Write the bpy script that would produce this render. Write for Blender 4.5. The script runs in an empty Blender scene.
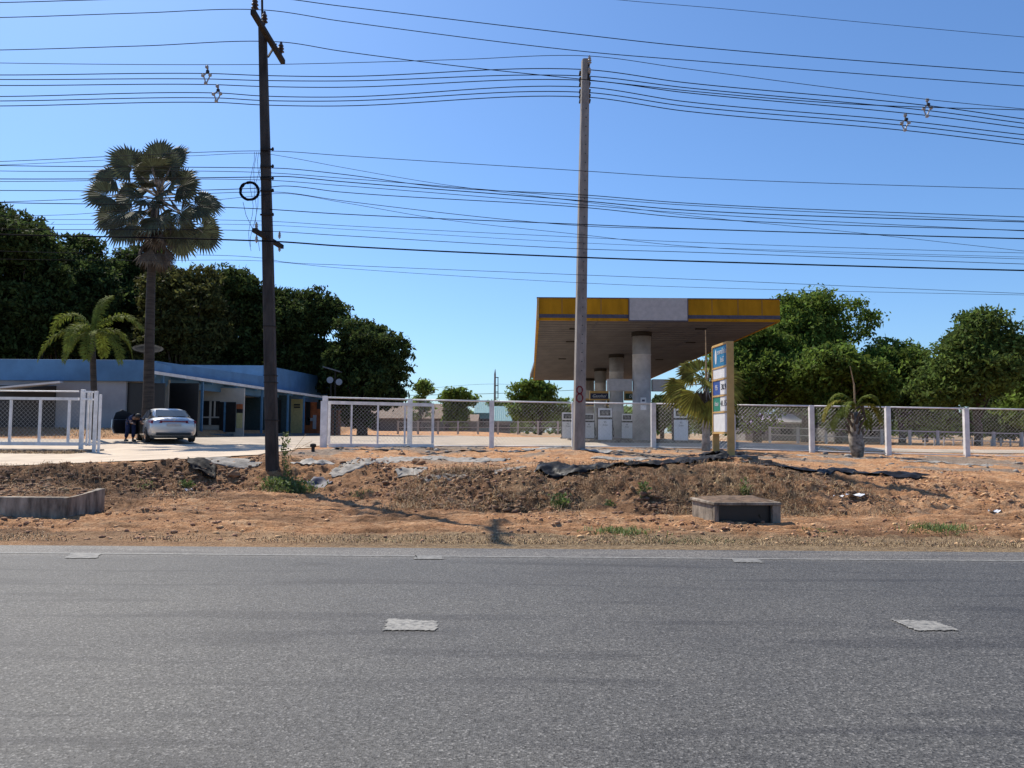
import bpy, math, random
import numpy as np
from mathutils import Vector, Matrix
R = math.radians
random.seed(5)
rng = np.random.default_rng(5)
sc = bpy.context.scene
COL = sc.collection

# ------------------------------------------------------------------ camera
CAMZ = 1.6
FPX = 768.0
PITCH = math.atan(48/768)
ROLL = R(0.4)
fw = Vector((0, math.cos(PITCH), math.sin(PITCH)))
r0 = Vector((1, 0, 0)); u0 = Vector((0, -math.sin(PITCH), math.cos(PITCH)))
rt = r0*math.cos(ROLL) + u0*math.sin(ROLL)
up = u0*math.cos(ROLL) - r0*math.sin(ROLL)
cam = bpy.data.cameras.new('camera'); cam.lens = 27; cam.sensor_width = 36
cam.clip_start = 0.1; cam.clip_end = 8000
co = bpy.data.objects.new('camera', cam); COL.objects.link(co)
M = Matrix.Identity(4)
for i in range(3):
    M[i][0] = rt[i]; M[i][1] = up[i]; M[i][2] = -fw[i]
M[2][3] = CAMZ
co.matrix_world = M
sc.camera = co

# ------------------------------------------------------------------ light
SUN_EL = R(52); SUN_AZ = math.atan2(-0.67, 0.745)      # azimuth from +Y towards +X
sdir = Vector((math.sin(SUN_AZ)*math.cos(SUN_EL), math.cos(SUN_AZ)*math.cos(SUN_EL), math.sin(SUN_EL)))
w = bpy.data.worlds.new('World'); sc.world = w; w.use_nodes = True
nt = w.node_tree; nt.nodes.clear()
st = nt.nodes.new('ShaderNodeTexSky'); st.sky_type = 'NISHITA'; st.sun_disc = False
st.sun_elevation = SUN_EL; st.sun_rotation = SUN_AZ
st.altitude = 0; st.air_density = 1.0; st.dust_density = 0.8; st.ozone_density = 3.0
bg = nt.nodes.new('ShaderNodeBackground'); bg.inputs[1].default_value = 0.127
wo = nt.nodes.new('ShaderNodeOutputWorld')
mx0 = nt.nodes.new('ShaderNodeMix'); mx0.data_type = 'RGBA'; mx0.blend_type = 'MULTIPLY'; mx0.inputs[0].default_value = 1; mx0.inputs[7].default_value = (.585, .785, 1, 1)
nt.links.new(st.outputs[0], mx0.inputs[6]); nt.links.new(mx0.outputs[2], bg.inputs[0]); nt.links.new(bg.outputs[0], wo.inputs[0])
sl = bpy.data.lights.new('sun', 'SUN'); sl.energy = 5.0; sl.angle = R(0.5); sl.color = (1, 0.92, 0.80)
so = bpy.data.objects.new('sun', sl); COL.objects.link(so)
so.rotation_euler = sdir.to_track_quat('Z', 'Y').to_euler(); so.location = (0, 0, 30)
vs = sc.view_settings
vs.view_transform = 'Standard'; vs.look = 'None'; vs.gamma = 1; vs.use_curve_mapping = False
vs.exposure = 0.35
sc.cycles.max_bounces = 6; sc.cycles.diffuse_bounces = 3; sc.cycles.transparent_max_bounces = 8

# ------------------------------------------------------------------ placing helpers
def ray(px, py):
    return (rt*((px-512)/FPX) + up*((384-py)/FPX) + fw)
def at(px, py, Y):
    d = ray(px, py); t = Y/d.y
    return Vector((d.x*t, Y, CAMZ+d.z*t))
def onz(px, py, z=0.0):
    d = ray(px, py); t = (z-CAMZ)/d.z
    return Vector((d.x*t, d.y*t, z))

# ------------------------------------------------------------------ numpy noise
_p = np.random.default_rng(11).permutation(512).astype(np.int64)
_p = np.concatenate([_p, _p])
_val = np.random.default_rng(12).random(512)*2-1
def vnoise(x, y, s=0):
    x = np.asarray(x, float); y = np.asarray(y, float)
    xi = np.floor(x).astype(np.int64); yi = np.floor(y).astype(np.int64)
    xf = x-xi; yf = y-yi
    u = xf*xf*(3-2*xf); v = yf*yf*(3-2*yf)
    def h(a, b): return _val[_p[(_p[(a+s*37) & 511]+b) & 511]]
    return ((h(xi, yi)*(1-u)+h(xi+1, yi)*u)*(1-v) + (h(xi, yi+1)*(1-u)+h(xi+1, yi+1)*u)*v)
def fbm(x, y, o=4, s=0):
    a = 1; t = 0; n = 0
    for i in range(o):
        t = t+a*vnoise(x*2**i+i*17.3, y*2**i+i*9.1, s+i); n += a; a *= 0.5
    return t/n
def sstep(x, a, b):
    t = np.clip((np.asarray(x, float)-a)/(b-a), 0, 1)
    return t*t*(3-2*t)

# ------------------------------------------------------------------ terrain
FX = [-60, -30, -15.8, -7.2, -3.9, -.8, 2.3, 5.4, 11.4, 14.3, 17.4, 30, 60]
FZ = [.9, .92, .93, .9, .95, .99, 1.03, 1.0, .89, .81, .79, .8, .9]
TX = [-60, -14, -11.7, -10.6, -8.2, -6.5, -5.0, -2.6, 0, 2, 5, 7.7, 10, 11.7, 16, 60]
TZ = [.6, .6, .62, .66, .76, .85, .78, .72, .75, .8, .9, .72, .62, .58, .55, .55]
def base_z(X, Y):
    X = np.asarray(X, float); Y = np.asarray(Y, float)
    F = np.interp(X, FX, FZ); T = np.interp(X, TX, TZ)
    y0 = np.interp(X, [-10.6, -8.5, -6.5, -4.6, -3, -1, 0, 5.5, 8, 12], [15.5, 17.0, 18.1, 18.1, 16.2, 14.6, 14.3, 14.6, 13.6, 13.4]) + .35*vnoise(X*.7, X*0, 3)
    y1 = y0+np.interp(X, [-10.6, -8.5, -6, -3, -1, 2, 5.5, 8, 12], [2.5, 2.2, 1.9, 3.2, 3.4, 2.7, 2.7, 6.2, 6.2])
    z = .02+.06*sstep(Y, 11, 12.5)+.09*sstep(Y, 13, 18)*sstep(-X, 1, 5)
    z = z+(T-.08)*sstep(Y, y0, y1)
    z = z+.17*np.exp(-((X-2.0)**2/3.0+(Y-24.0)**2/4.0))
    z = z+(F-T)*np.clip((Y-20.2)/(29.3-20.2), 0, 1)
    L = 1.1-.12*sstep(X, 13, 18)
    z = z+(L-F)*sstep(Y, 29.6, 34)
    # raised bed in front of the left building
    z = z+.42*sstep(Y, 33.5, 37)*sstep(-X, 16.9, 17.9)
    # dirt mounds behind the forecourt
    z = z+.42*sstep(Y, 76, 82)*sstep(-X, -3, 2)
    z = z-.12*np.exp(-((X+7.9)**2/.6+(Y-15)**2/.8))
    # ground under the price board
    z = z+.13*np.exp(-((X-5.8)**2/1.2+(Y-20.3)**2/1.5))
    inside = (Y > 13.28) & (Y < 17) & (X < -7.72-.12*(Y-13.2)-.6*np.clip(Y-14.7, 0, 9))
    z = np.where(inside, np.maximum(z, .37), z)
    z = np.where(Y < 10.9, -.06, z)
    return z
def slope(X, Y):
    return sstep((base_z(X, np.asarray(Y)+.25)-base_z(X, np.asarray(Y)-.25))/.5, .05, .16)*(np.asarray(Y) > 13.6)*(np.asarray(Y) < 21.5)
def rough_amp(X, Y):
    X = np.asarray(X, float); Y = np.asarray(Y, float)
    drive = sstep(Y, 18.6, 19.6)*sstep(-X, 5.4, 7.2)
    a = (.035+.02*sstep(Y, 18, 20)+.085*slope(X, Y))
    a = a*(1-.92*drive)*sstep(Y, 10.9, 11.6)*(1-.8*sstep(Y, 29, 31))
    return a
def terr(X, Y):
    X = np.asarray(X, float); Y = np.asarray(Y, float)
    n = fbm(X*1.1, Y*1.3, 3, 1)+.65*fbm(X*4.2, Y*4.6, 3, 9)+.6*fbm(X*8, Y*9, 2, 19)-.35*sstep(-vnoise(X*5.5, Y*6.5, 23), .3, .8)
    ridg = 1-np.abs(fbm(X*2.2, Y*2.6, 3, 21))*2
    flat = sstep(Y, 11.5, 12.2)*(1-slope(X, Y))*(Y < 18.3)
    tr = flat*(-.035*sstep(fbm(X*.3+2, Y*3.6, 4, 81), .02, .3)+.05*fbm(X*.5, Y*5.0, 4, 45)+.045*fbm(X*2.4, Y*9, 4, 47)-.02*sstep(vnoise(X*.3, Y*4.2, 49), .3, .7))
    return base_z(X, Y)+rough_amp(X, Y)*(n*.9+.45*ridg-.15)+tr
def tz(x, y): return float(terr(x, y))
def hit(px, py):
    d = ray(px, py); t = 10.0
    while t < 80:
        p = Vector((0, 0, CAMZ))+d*t
        if p.z <= float(base_z(p.x, p.y)): break
        t += .04
    p.z = tz(p.x, p.y)
    return p

# ------------------------------------------------------------------ materials
def mat(name, color=(.5, .5, .5), rough=.8, metal=0, var=.15, scale=6, bump=0, bscale=40, color2=None, spec=.5, emit=None, trans=0, stretch=None, island=0):
    m = bpy.data.materials.new(name); m.use_nodes = True
    SCL = .80
    color = tuple(c*SCL for c in color); color2 = tuple(c*SCL for c in color2) if color2 else None
    t = m.node_tree; b = t.nodes['Principled BSDF']
    b.inputs['Roughness'].default_value = rough; b.inputs['Metallic'].default_value = metal
    b.inputs['Specular IOR Level'].default_value = spec
    tc = t.nodes.new('ShaderNodeTexCoord'); src = tc.outputs['Object']
    if stretch:
        mp = t.nodes.new('ShaderNodeMapping'); mp.inputs['Scale'].default_value = stretch
        t.links.new(src, mp.inputs[0]); src = mp.outputs[0]
    nz = t.nodes.new('ShaderNodeTexNoise'); nz.inputs['Scale'].default_value = scale; nz.inputs['Detail'].default_value = 6
    nz.inputs['Roughness'].default_value = .62
    t.links.new(src, nz.inputs['Vector'])
    cr = t.nodes.new('ShaderNodeValToRGB')
    c2 = color2 or tuple(max(0, c*(1-var*2)) for c in color)
    c1 = tuple(min(1, c*(1+var*.6)) for c in color)
    cr.color_ramp.elements[0].position = .32; cr.color_ramp.elements[1].position = .68
    cr.color_ramp.elements[0].color = (*c2, 1); cr.color_ramp.elements[1].color = (*c1, 1)
    t.links.new(nz.outputs['Fac'], cr.inputs[0]); out = cr.outputs[0]
    if island:
        g = t.nodes.new('ShaderNodeNewGeometry'); hs = t.nodes.new('ShaderNodeHueSaturation')
        mr = t.nodes.new('ShaderNodeMapRange'); mr.inputs['To Min'].default_value = 1-island; mr.inputs['To Max'].default_value = 1+island
        t.links.new(g.outputs['Random Per Island'], mr.inputs[0]); t.links.new(mr.outputs[0], hs.inputs['Value'])
        m2 = t.nodes.new('ShaderNodeMapRange'); m2.inputs['To Min'].default_value = .485; m2.inputs['To Max'].default_value = .515
        t.links.new(g.outputs['Random Per Island'], m2.inputs[0]); t.links.new(m2.outputs[0], hs.inputs['Hue'])
        t.links.new(out, hs.inputs['Color']); out = hs.outputs[0]
    t.links.new(out, b.inputs['Base Color'])
    if bump:
        n2 = t.nodes.new('ShaderNodeTexNoise'); n2.inputs['Scale'].default_value = bscale; n2.inputs['Detail'].default_value = 5
        t.links.new(src, n2.inputs['Vector'])
        bp = t.nodes.new('ShaderNodeBump'); bp.inputs['Strength'].default_value = bump; bp.inputs['Distance'].default_value = .02
        t.links.new(n2.outputs['Fac'], bp.inputs['Height']); t.links.new(bp.outputs[0], b.inputs['Normal'])
    if trans:
        tr = t.nodes.new('ShaderNodeBsdfTranslucent'); ms = t.nodes.new('ShaderNodeMixShader'); ms.inputs[0].default_value = trans
        t.links.new(out, tr.inputs[0]); o = t.nodes['Material Output']
        t.links.new(b.outputs[0], ms.inputs[1]); t.links.new(tr.outputs[0], ms.inputs[2]); t.links.new(ms.outputs[0], o.inputs[0])
    return m

def glass(name, c, rough=.1):
    return mat(name, c, rough, var=.1, scale=1.5, spec=.3)

m_white = mat('white_gate_paint', (.98, .97, .96), .5, var=.12, scale=4, bump=.05)
m_galv = mat('galvanised_wire', (.58, .58, .59), .45, metal=.35, var=.1)
m_conc = mat('weathered_concrete', (.33, .28, .23), .9, var=.36, scale=3, bump=.5, bscale=30)
m_concpole = mat('pole_concrete', (.36, .33, .30), .92, var=.2, scale=5, bump=.4, bscale=40, stretch=(1, 1, .35))
m_darkpole = mat('old_pole_concrete', (.075, .064, .056), .93, var=.3, scale=5, bump=.5, bscale=35, stretch=(1, 1, .3))
m_steel = mat('dark_steel', (.05, .045, .04), .85, spec=.15)
m_cable = mat('black_cable', (.012, .012, .016), .95, var=.1, spec=.05)
m_cable2 = mat('grey_cable', (.03, .03, .04), .95, var=.1, spec=.05)
m_porc = mat('porcelain', (.45, .43, .40), .4, var=.1)
m_darkporc = mat('brown_porcelain', (.07, .05, .045), .3, var=.1)
m_yellow = mat('fascia_yellow', (.56, .27, .012), .7, spec=.1, var=.2, scale=1.2, stretch=(1, 1, .3))
m_greyband = mat('fascia_grey_band', (.10, .10, .14), .6, spec=.2)
m_panel = mat('blank_sign_panel', (.54, .51, .49), .5, var=.08)
m_column = mat('column_grey', (.58, .58, .58), .7, var=.2, scale=1.2, bump=.1)
m_ochre = mat('ochre_frame', (.72, .44, .14), .55, var=.12, scale=3)
m_signwhite = mat('sign_white', (.88, .88, .88), .4, var=.06)
m_blue = mat('sign_blue', (.03, .22, .42), .4, var=.08)
m_blue2 = mat('sign_deep_blue', (.04, .10, .38), .4, var=.08)
m_green = mat('sign_green', (.02, .26, .17), .4, var=.08)
m_navy = mat('navy_panel', (.012, .02, .07), .5)
m_dgreen = mat('dark_green_panel', (.012, .05, .02), .5)
m_text = mat('white_lettering', (.78, .78, .78), .5, var=.03)
m_dtext = mat('dark_lettering', (.03, .03, .035), .5, var=.03)
m_red = mat('red_spray_paint', (.22, .02, .03), .8, var=.2)
m_parapet = mat('blue_painted_parapet', (.10, .245, .44), .75, var=.12, scale=1.0, bump=.1)
m_parapet2 = mat('skylit_blue_parapet', (.22, .42, .66), .75, var=.1, scale=1.5)  # lighter copy of the parapet blue, sky light put into the colour
m_cream = mat('cream_wall', (.52, .50, .45), .85, var=.12, scale=1)
m_greywall = mat('pale_grey_wall', (.42, .44, .48), .85, var=.1, scale=1)
m_dark = mat('near_black', (.012, .013, .016), .4, var=.2)  # near-black; also paints shade in the bays, carport and drain box front
m_teald = mat('teal_shutter', (.03, .07, .09), .6, var=.2)
m_bluepost = mat('blue_post', (.09, .24, .42), .6)
m_awning = mat('awning_sheet', (.85, .85, .85), .5, var=.12, scale=2)
m_soffgrey = mat('grey_plinth', (.12, .16, .19), .8, var=.2)
m_yposter = mat('yellow_door', (.55, .50, .24), .7, var=.12)
m_orange = mat('orange_display', (.40, .11, .03), .7, var=.3, scale=3)
m_bark = mat('bark', (.10, .075, .055), .95, var=.35, scale=8, bump=.6, bscale=25)
m_palmtrunk = mat('palm_trunk', (.075, .06, .05), .95, var=.3, scale=4, bump=.6, bscale=18, stretch=(.4, .4, 3))
m_palmgrey = mat('grey_palm_trunk', (.42, .38, .33), .9, var=.3, scale=4, bump=.5, bscale=18, stretch=(.4, .4, 3))
m_plastic = mat('black_plastic', (.015, .015, .017), .5, var=.1, bump=.5, bscale=9, spec=.22)
m_grass = mat('green_weed', (.18, .25, .065), .7, var=.25, island=.35, trans=.3)
m_straw = mat('dry_grass', (.50, .34, .19), .85, var=.25, island=.45)
m_silver = mat('silver_car_paint', (.62, .64, .67), .28, metal=.55, var=.03)
m_tyre = mat('tyre_rubber', (.02, .02, .02), .85)
m_glass = glass('car_glass', (.02, .025, .03))
m_tail = mat('tail_lamp_red', (.25, .01, .015), .2)
m_chrome = mat('chrome', (.6, .6, .62), .2, metal=.9)
m_navycloth = mat('navy_cloth', (.015, .03, .10), .9, var=.2, bump=.2)
m_skin = mat('skin', (.35, .19, .12), .6)
m_hair = mat('black_hair', (.01, .01, .01), .6)
m_teal = mat('teal_roof_sheet', (.16, .36, .38), .5, var=.15)
m_brownroof = mat('brown_roof_tile', (.27, .19, .14), .85, var=.2, scale=2)
m_shed = mat('grey_shed_wall', (.22, .22, .22), .9, var=.25)
m_rooflight = mat('pale_roof_sheet', (.55, .53, .5), .6, var=.2)

# soffit: ribbed metal sheet
m_soffit = mat('canopy_soffit', (.175, .165, .165), .8, spec=.15, var=.12, scale=1.5, stretch=(1, .25, 1))
def add_ribs(m, axis, freq, dist=.015):
    t = m.node_tree; b = t.nodes['Principled BSDF']
    tc = t.nodes.new('ShaderNodeTexCoord'); wv = t.nodes.new('ShaderNodeTexWave')
    wv.bands_direction = axis; wv.inputs['Scale'].default_value = freq
    t.links.new(tc.outputs['Object'], wv.inputs['Vector'])
    bp = t.nodes.new('ShaderNodeBump'); bp.inputs['Distance'].default_value = dist; bp.inputs['Strength'].default_value = .9
    t.links.new(wv.outputs['Fac'], bp.inputs['Height']); t.links.new(bp.outputs[0], b.inputs['Normal'])
add_ribs(m_soffit, 'Y', .55)
add_ribs(m_teal, 'X', 1.2); add_ribs(m_awning, 'Y', 1.0)

# ------------------------------------------------------------------ mesh builder
class MB:
    def __init__(s): s.v = []; s.f = []
    def add(s, vs, fs):
        n = len(s.v); s.v += [tuple(v) for v in vs]; s.f += [tuple(i+n for i in f) for f in fs]; return s
    def box(s, x0, x1, y0, y1, z0, z1, rz=0, c=None):
        vs = [(x, y, z) for z in (z0, z1) for x, y in ((x0, y0), (x1, y0), (x1, y1), (x0, y1))]
        if rz:
            c = c or ((x0+x1)/2, (y0+y1)/2); ca, sa = math.cos(rz), math.sin(rz)
            vs = [(c[0]+(x-c[0])*ca-(y-c[1])*sa, c[1]+(x-c[0])*sa+(y-c[1])*ca, z) for x, y, z in vs]
        return s.add(vs, [(3, 2, 1, 0), (4, 5, 6, 7), (0, 1, 5, 4), (1, 2, 6, 5), (2, 3, 7, 6), (3, 0, 4, 7)])
    def hexa(s, b, t):
        return s.add(list(b)+list(t), [(3, 2, 1, 0), (4, 5, 6, 7), (0, 1, 5, 4), (1, 2, 6, 5), (2, 3, 7, 6), (3, 0, 4, 7)])
    def bar(s, a, b, w, h=None):
        h = h or w; a = Vector(a); b = Vector(b); d = (b-a).normalized()
        q = Vector((0, 0, 1)) if abs(d.z) < .95 else Vector((0, 1, 0))
        x = d.cross(q).normalized()*w/2; y = x.cross(d).normalized()*h/2
        return s.hexa([a-x-y, a+x-y, a+x+y, a-x+y], [b-x-y, b+x-y, b+x+y, b-x+y])
    def tube(s, pts, rad, n=8, cap=True):
        pts = [Vector(p) for p in pts]
        if not hasattr(rad, '__len__'): rad = [rad]*len(pts)
        rings = []
        for i, p in enumerate(pts):
            d = (pts[min(i+1, len(pts)-1)]-pts[max(i-1, 0)]).normalized()
            q = Vector((0, 0, 1)) if abs(d.z) < .9 else Vector((0, 1, 0))
            x = d.cross(q).normalized(); y = x.cross(d).normalized()
            rings.append([p+(x*math.cos(2*math.pi*k/n)+y*math.sin(2*math.pi*k/n))*rad[i] for k in range(n)])
        vs = [v for r in rings for v in r]; fs = []
        for i in range(len(pts)-1):
            for k in range(n):
                a = i*n+k; b = i*n+(k+1) % n
                fs.append((a, b, b+n, a+n))
        if cap: fs += [tuple(range(n))[::-1], tuple((len(pts)-1)*n+k for k in range(n))]
        return s.add(vs, fs)
    def lathe(s, c, prof, n=16):
        c = Vector(c); vs = []; fs = []
        for r_, z in prof:
            for k in range(n): vs.append((c.x+r_*math.cos(2*math.pi*k/n), c.y+r_*math.sin(2*math.pi*k/n), c.z+z))
        for i in range(len(prof)-1):
            for k in range(n):
                a = i*n+k; b = i*n+(k+1) % n; fs.append((a, b, b+n, a+n))
        fs += [tuple(range(n))[::-1], tuple((len(prof)-1)*n+k for k in range(n))]
        return s.add(vs, fs)
    def build(s, name, m, parent=None, smooth=False, local=False, bevel=0):
        me = bpy.data.meshes.new(name)
        vs = s.v
        if parent is not None and not local:
            r = parent
            while r.parent: r = r.parent
            L = r.location; vs = [(v[0]-L.x, v[1]-L.y, v[2]-L.z) for v in vs]
        me.from_pydata(vs, [], s.f); me.materials.append(m)
        if smooth: me.shade_smooth()
        o = bpy.data.objects.new(name, me); COL.objects.link(o)
        if parent is not None: o.parent = parent
        if bevel:
            b = o.modifiers.new('bevel', 'BEVEL'); b.width = bevel; b.segments = 2; b.limit_method = 'ANGLE'
        return o

def tag(o, label=None, cat=None, group=None, kind=None):
    if label: o['label'] = label
    if cat: o['category'] = cat
    if group: o['group'] = group
    if kind: o['kind'] = kind
    return o
def empty(name, loc, label=None, cat=None, group=None, rz=0):
    o = bpy.data.objects.new(name, None); COL.objects.link(o); o.location = loc; o.rotation_euler.z = rz
    o.empty_display_size = .2
    return tag(o, label, cat, group)
def copy_tree(o, parent=None):
    c = o.copy(); COL.objects.link(c)
    if parent is not None: c.parent = parent
    for ch in o.children: copy_tree(ch, c)
    return c
def np_mesh(name, V, F, m, parent=None, smooth=False):
    V = np.asarray(V, np.float32); F = np.asarray(F, np.int32)
    me = bpy.data.meshes.new(name); nv, nf, k = len(V), len(F), F.shape[1]
    me.vertices.add(nv); me.vertices.foreach_set('co', V.ravel())
    me.loops.add(nf*k); me.loops.foreach_set('vertex_index', F.ravel())
    me.polygons.add(nf); me.polygons.foreach_set('loop_start', np.arange(nf, dtype=np.int32)*k)
    me.update(calc_edges=True); me.validate()
    me.materials.append(m)
    if smooth: me.shade_smooth()
    o = bpy.data.objects.new(name, me); COL.objects.link(o)
    if parent is not None: o.parent = parent
    return o
def text_mesh(s, size, depth=.004):
    cu = bpy.data.curves.new('lettering', 'FONT'); cu.body = s; cu.size = size; cu.extrude = depth
    cu.align_x = 'CENTER'; cu.align_y = 'CENTER'
    o = bpy.data.objects.new('lettering', cu); COL.objects.link(o)
    bpy.context.view_layer.update()
    dg = bpy.context.evaluated_depsgraph_get()
    me = bpy.data.meshes.new_from_object(o.evaluated_get(dg))
    bpy.data.objects.remove(o)
    return me
def lettering(s, size, loc, xdir, m, parent, name='lettering', shear=0, sx=1):
    """text centred at world loc, reading along xdir, upright"""
    me = text_mesh(s, size)
    x = Vector(xdir).normalized(); z = Vector((0, 0, 1)); n = x.cross(z)
    r = parent
    while r.parent: r = r.parent
    L = Vector(loc)-r.location
    for v in me.vertices:
        a, b, c = v.co
        v.co = L+x*((a+shear*b)*sx)+z*b+n*c
    me.materials.clear(); me.materials.append(m)
    o = bpy.data.objects.new(name, me); COL.objects.link(o); o.parent = parent
    return o

# ------------------------------------------------------------------ ground
def axis(dense0, dense1, step, lo, hi):
    a = list(np.arange(dense0, dense1+1e-6, step)); s = step; p = a[0]
    left = []
    while p > lo: s *= 1.25; p -= s; left.append(p)
    s = step; p = a[-1]; right = []
    while p < hi: s *= 1.25; p += s; right.append(p)
    return np.array(left[::-1]+a+right)
gx = axis(-19, 20, .06, -2500, 2500)
gy = np.concatenate([[-2500, -300, -40, -8, 0, 8, 10.0], np.arange(10.9, 21, .045), np.arange(21, 31, .1), np.arange(31, 110, 1.0), [120, 150, 200, 300, 500, 900, 1600, 3000]])
GX, GY = np.meshgrid(gx, gy)
GZ = terr(GX, GY)
nx, ny = len(gx), len(gy)
idx = np.arange(nx*ny).reshape(ny, nx)
F = np.stack([idx[:-1, :-1], idx[:-1, 1:], idx[1:, 1:], idx[1:, :-1]], -1).reshape(-1, 4)
m_soil = bpy.data.materials.new('orange_soil'); m_soil.use_nodes = True
t = m_soil.node_tree; b = t.nodes['Principled BSDF']; b.inputs['Roughness'].default_value = .95; b.inputs['Specular IOR Level'].default_value = .2
tc = t.nodes.new('ShaderNodeTexCoord'); va = t.nodes.new('ShaderNodeVertexColor'); va.layer_name = 'soil'
sep = t.nodes.new('ShaderNodeSeparateColor'); t.links.new(va.outputs[0], sep.inputs[0])
def noise(scale, det=6, rough=.6):
    n = t.nodes.new('ShaderNodeTexNoise'); n.inputs['Scale'].default_value = scale; n.inputs['Detail'].default_value = det
    n.inputs['Roughness'].default_value = rough; t.links.new(tc.outputs['Object'], n.inputs['Vector']); return n
def ramp(src, stops, k=1):
    r = t.nodes.new('ShaderNodeValToRGB')
    while len(r.color_ramp.elements) < len(stops): r.color_ramp.elements.new(.5)
    for e, (p, c) in zip(r.color_ramp.elements, stops): e.position = p; e.color = (c[0]*k, c[1]*k, c[2]*k, 1)
    t.links.new(src, r.inputs[0]); return r
def mixc(fac, a, b_):
    n = t.nodes.new('ShaderNodeMix'); n.data_type = 'RGBA'
    t.links.new(fac, n.inputs[0]); t.links.new(a, n.inputs[6]); t.links.new(b_, n.inputs[7]); return n.outputs[2]
c_or = ramp(noise(2.6, 10, .78).outputs['Fac'], [(.3, (.34, .15, .065)), (.5, (.70, .375, .185)), (.66, (.86, .58, .35))], .82)
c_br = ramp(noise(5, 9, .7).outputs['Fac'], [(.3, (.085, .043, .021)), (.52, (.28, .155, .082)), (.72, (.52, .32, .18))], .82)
c_st = ramp(noise(9, 8, .7).outputs['Fac'], [(.3, (.22, .14, .075)), (.6, (.50, .36, .21))], .82)
c_gr = ramp(noise(3, 8, .6).outputs['Fac'], [(.3, (.26, .20, .15)), (.65, (.44, .37, .30))], .82)
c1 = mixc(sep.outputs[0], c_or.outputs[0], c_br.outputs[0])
c2 = mixc(sep.outputs[1], c1, c_st.outputs[0])
c3 = mixc(sep.outputs[2], c2, c_gr.outputs[0])
sp = ramp(noise(22, 6, .8).outputs['Fac'], [(.36, (.38, .33, .30)), (.47, (.88, .87, .86)), (.6, (1.0, 1.0, 1.0)), (.72, (1.25, 1.25, 1.22))])
mu = t.nodes.new('ShaderNodeMix'); mu.data_type = 'RGBA'; mu.blend_type = 'MULTIPLY'; mu.inputs[0].default_value = 1
t.links.new(c3, mu.inputs[6]); t.links.new(sp.outputs[0], mu.inputs[7]); t.links.new(mu.outputs[2], b.inputs['Base Color'])
bp = t.nodes.new('ShaderNodeBump'); bp.inputs['Distance'].default_value = .09; bp.inputs['Strength'].default_value = 1
t.links.new(noise(14, 8, .75).outputs['Fac'], bp.inputs['Height']); t.links.new(bp.outputs[0], b.inputs['Normal'])
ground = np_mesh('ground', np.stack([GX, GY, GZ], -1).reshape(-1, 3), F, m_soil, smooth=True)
tag(ground, kind='structure')
nA = fbm(GX*.5, GY*.6, 4, 41); nB = fbm(GX*1.3, GY*1.5, 4, 51)
X_, Y_ = GX, GY
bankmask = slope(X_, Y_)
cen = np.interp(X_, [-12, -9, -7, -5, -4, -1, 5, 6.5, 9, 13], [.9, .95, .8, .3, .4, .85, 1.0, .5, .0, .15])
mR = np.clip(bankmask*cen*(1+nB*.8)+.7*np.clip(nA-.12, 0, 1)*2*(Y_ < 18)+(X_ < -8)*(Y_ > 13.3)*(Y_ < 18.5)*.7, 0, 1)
mG = np.clip(sstep(11.75+.35*nB-Y_, -.2, .2)*(.35+.65*sstep(X_, -6, 0))+.5*bankmask*sstep(nB, .1, .5)*sstep(X_, -1, 1)*(1-sstep(X_, 5.5, 7)), 0, 1)
mG = np.clip(mG+sstep(Y_, 88, 110)*.9+sstep(Y_, 34, 36)*sstep(-X_, 16.9, 17.9)*.6+sstep(Y_, 38, 50)*sstep(X_, 15, 18)*.5, 0, 1)
mB = np.clip(sstep(nA+.15*nB, .0, .25)*sstep(Y_, 19, 22)*(1-sstep(Y_, 31, 34))*sstep(X_, -8, -6)*.9, 0, 1)
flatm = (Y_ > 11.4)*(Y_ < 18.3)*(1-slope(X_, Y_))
mR = np.clip(mR+flatm*(.4*sstep(fbm(X_*.3+2, Y_*3.6, 4, 81), .02, .3)+.3*sstep(fbm(X_*1.6, Y_*5, 4, 83), .05, .3)), 0, 1)  # brown streaks paint rut shading into the soil where relief hardly shows
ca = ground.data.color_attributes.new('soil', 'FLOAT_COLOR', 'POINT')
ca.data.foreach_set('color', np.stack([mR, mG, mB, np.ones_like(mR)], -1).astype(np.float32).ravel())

def drape(name, xs, ys, dz, m, keep=None, f=base_z):
    Xg, Yg = np.meshgrid(xs, ys); Zg = f(Xg, Yg)+dz
    k = np.arange(Xg.size).reshape(Xg.shape)
    Fq = np.stack([k[:-1, :-1], k[:-1, 1:], k[1:, 1:], k[1:, :-1]], -1).reshape(-1, 4)
    V = np.stack([Xg, Yg, Zg], -1).reshape(-1, 3)
    if keep is not None:
        kk = keep(V[:, 0], V[:, 1]); Fq = Fq[kk[Fq].all(1)]
        u = np.unique(Fq); mp = np.full(len(V), -1); mp[u] = np.arange(len(u)); V = V[u]; Fq = mp[Fq]
    return np_mesh(name, V, Fq, m, smooth=True)

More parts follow.
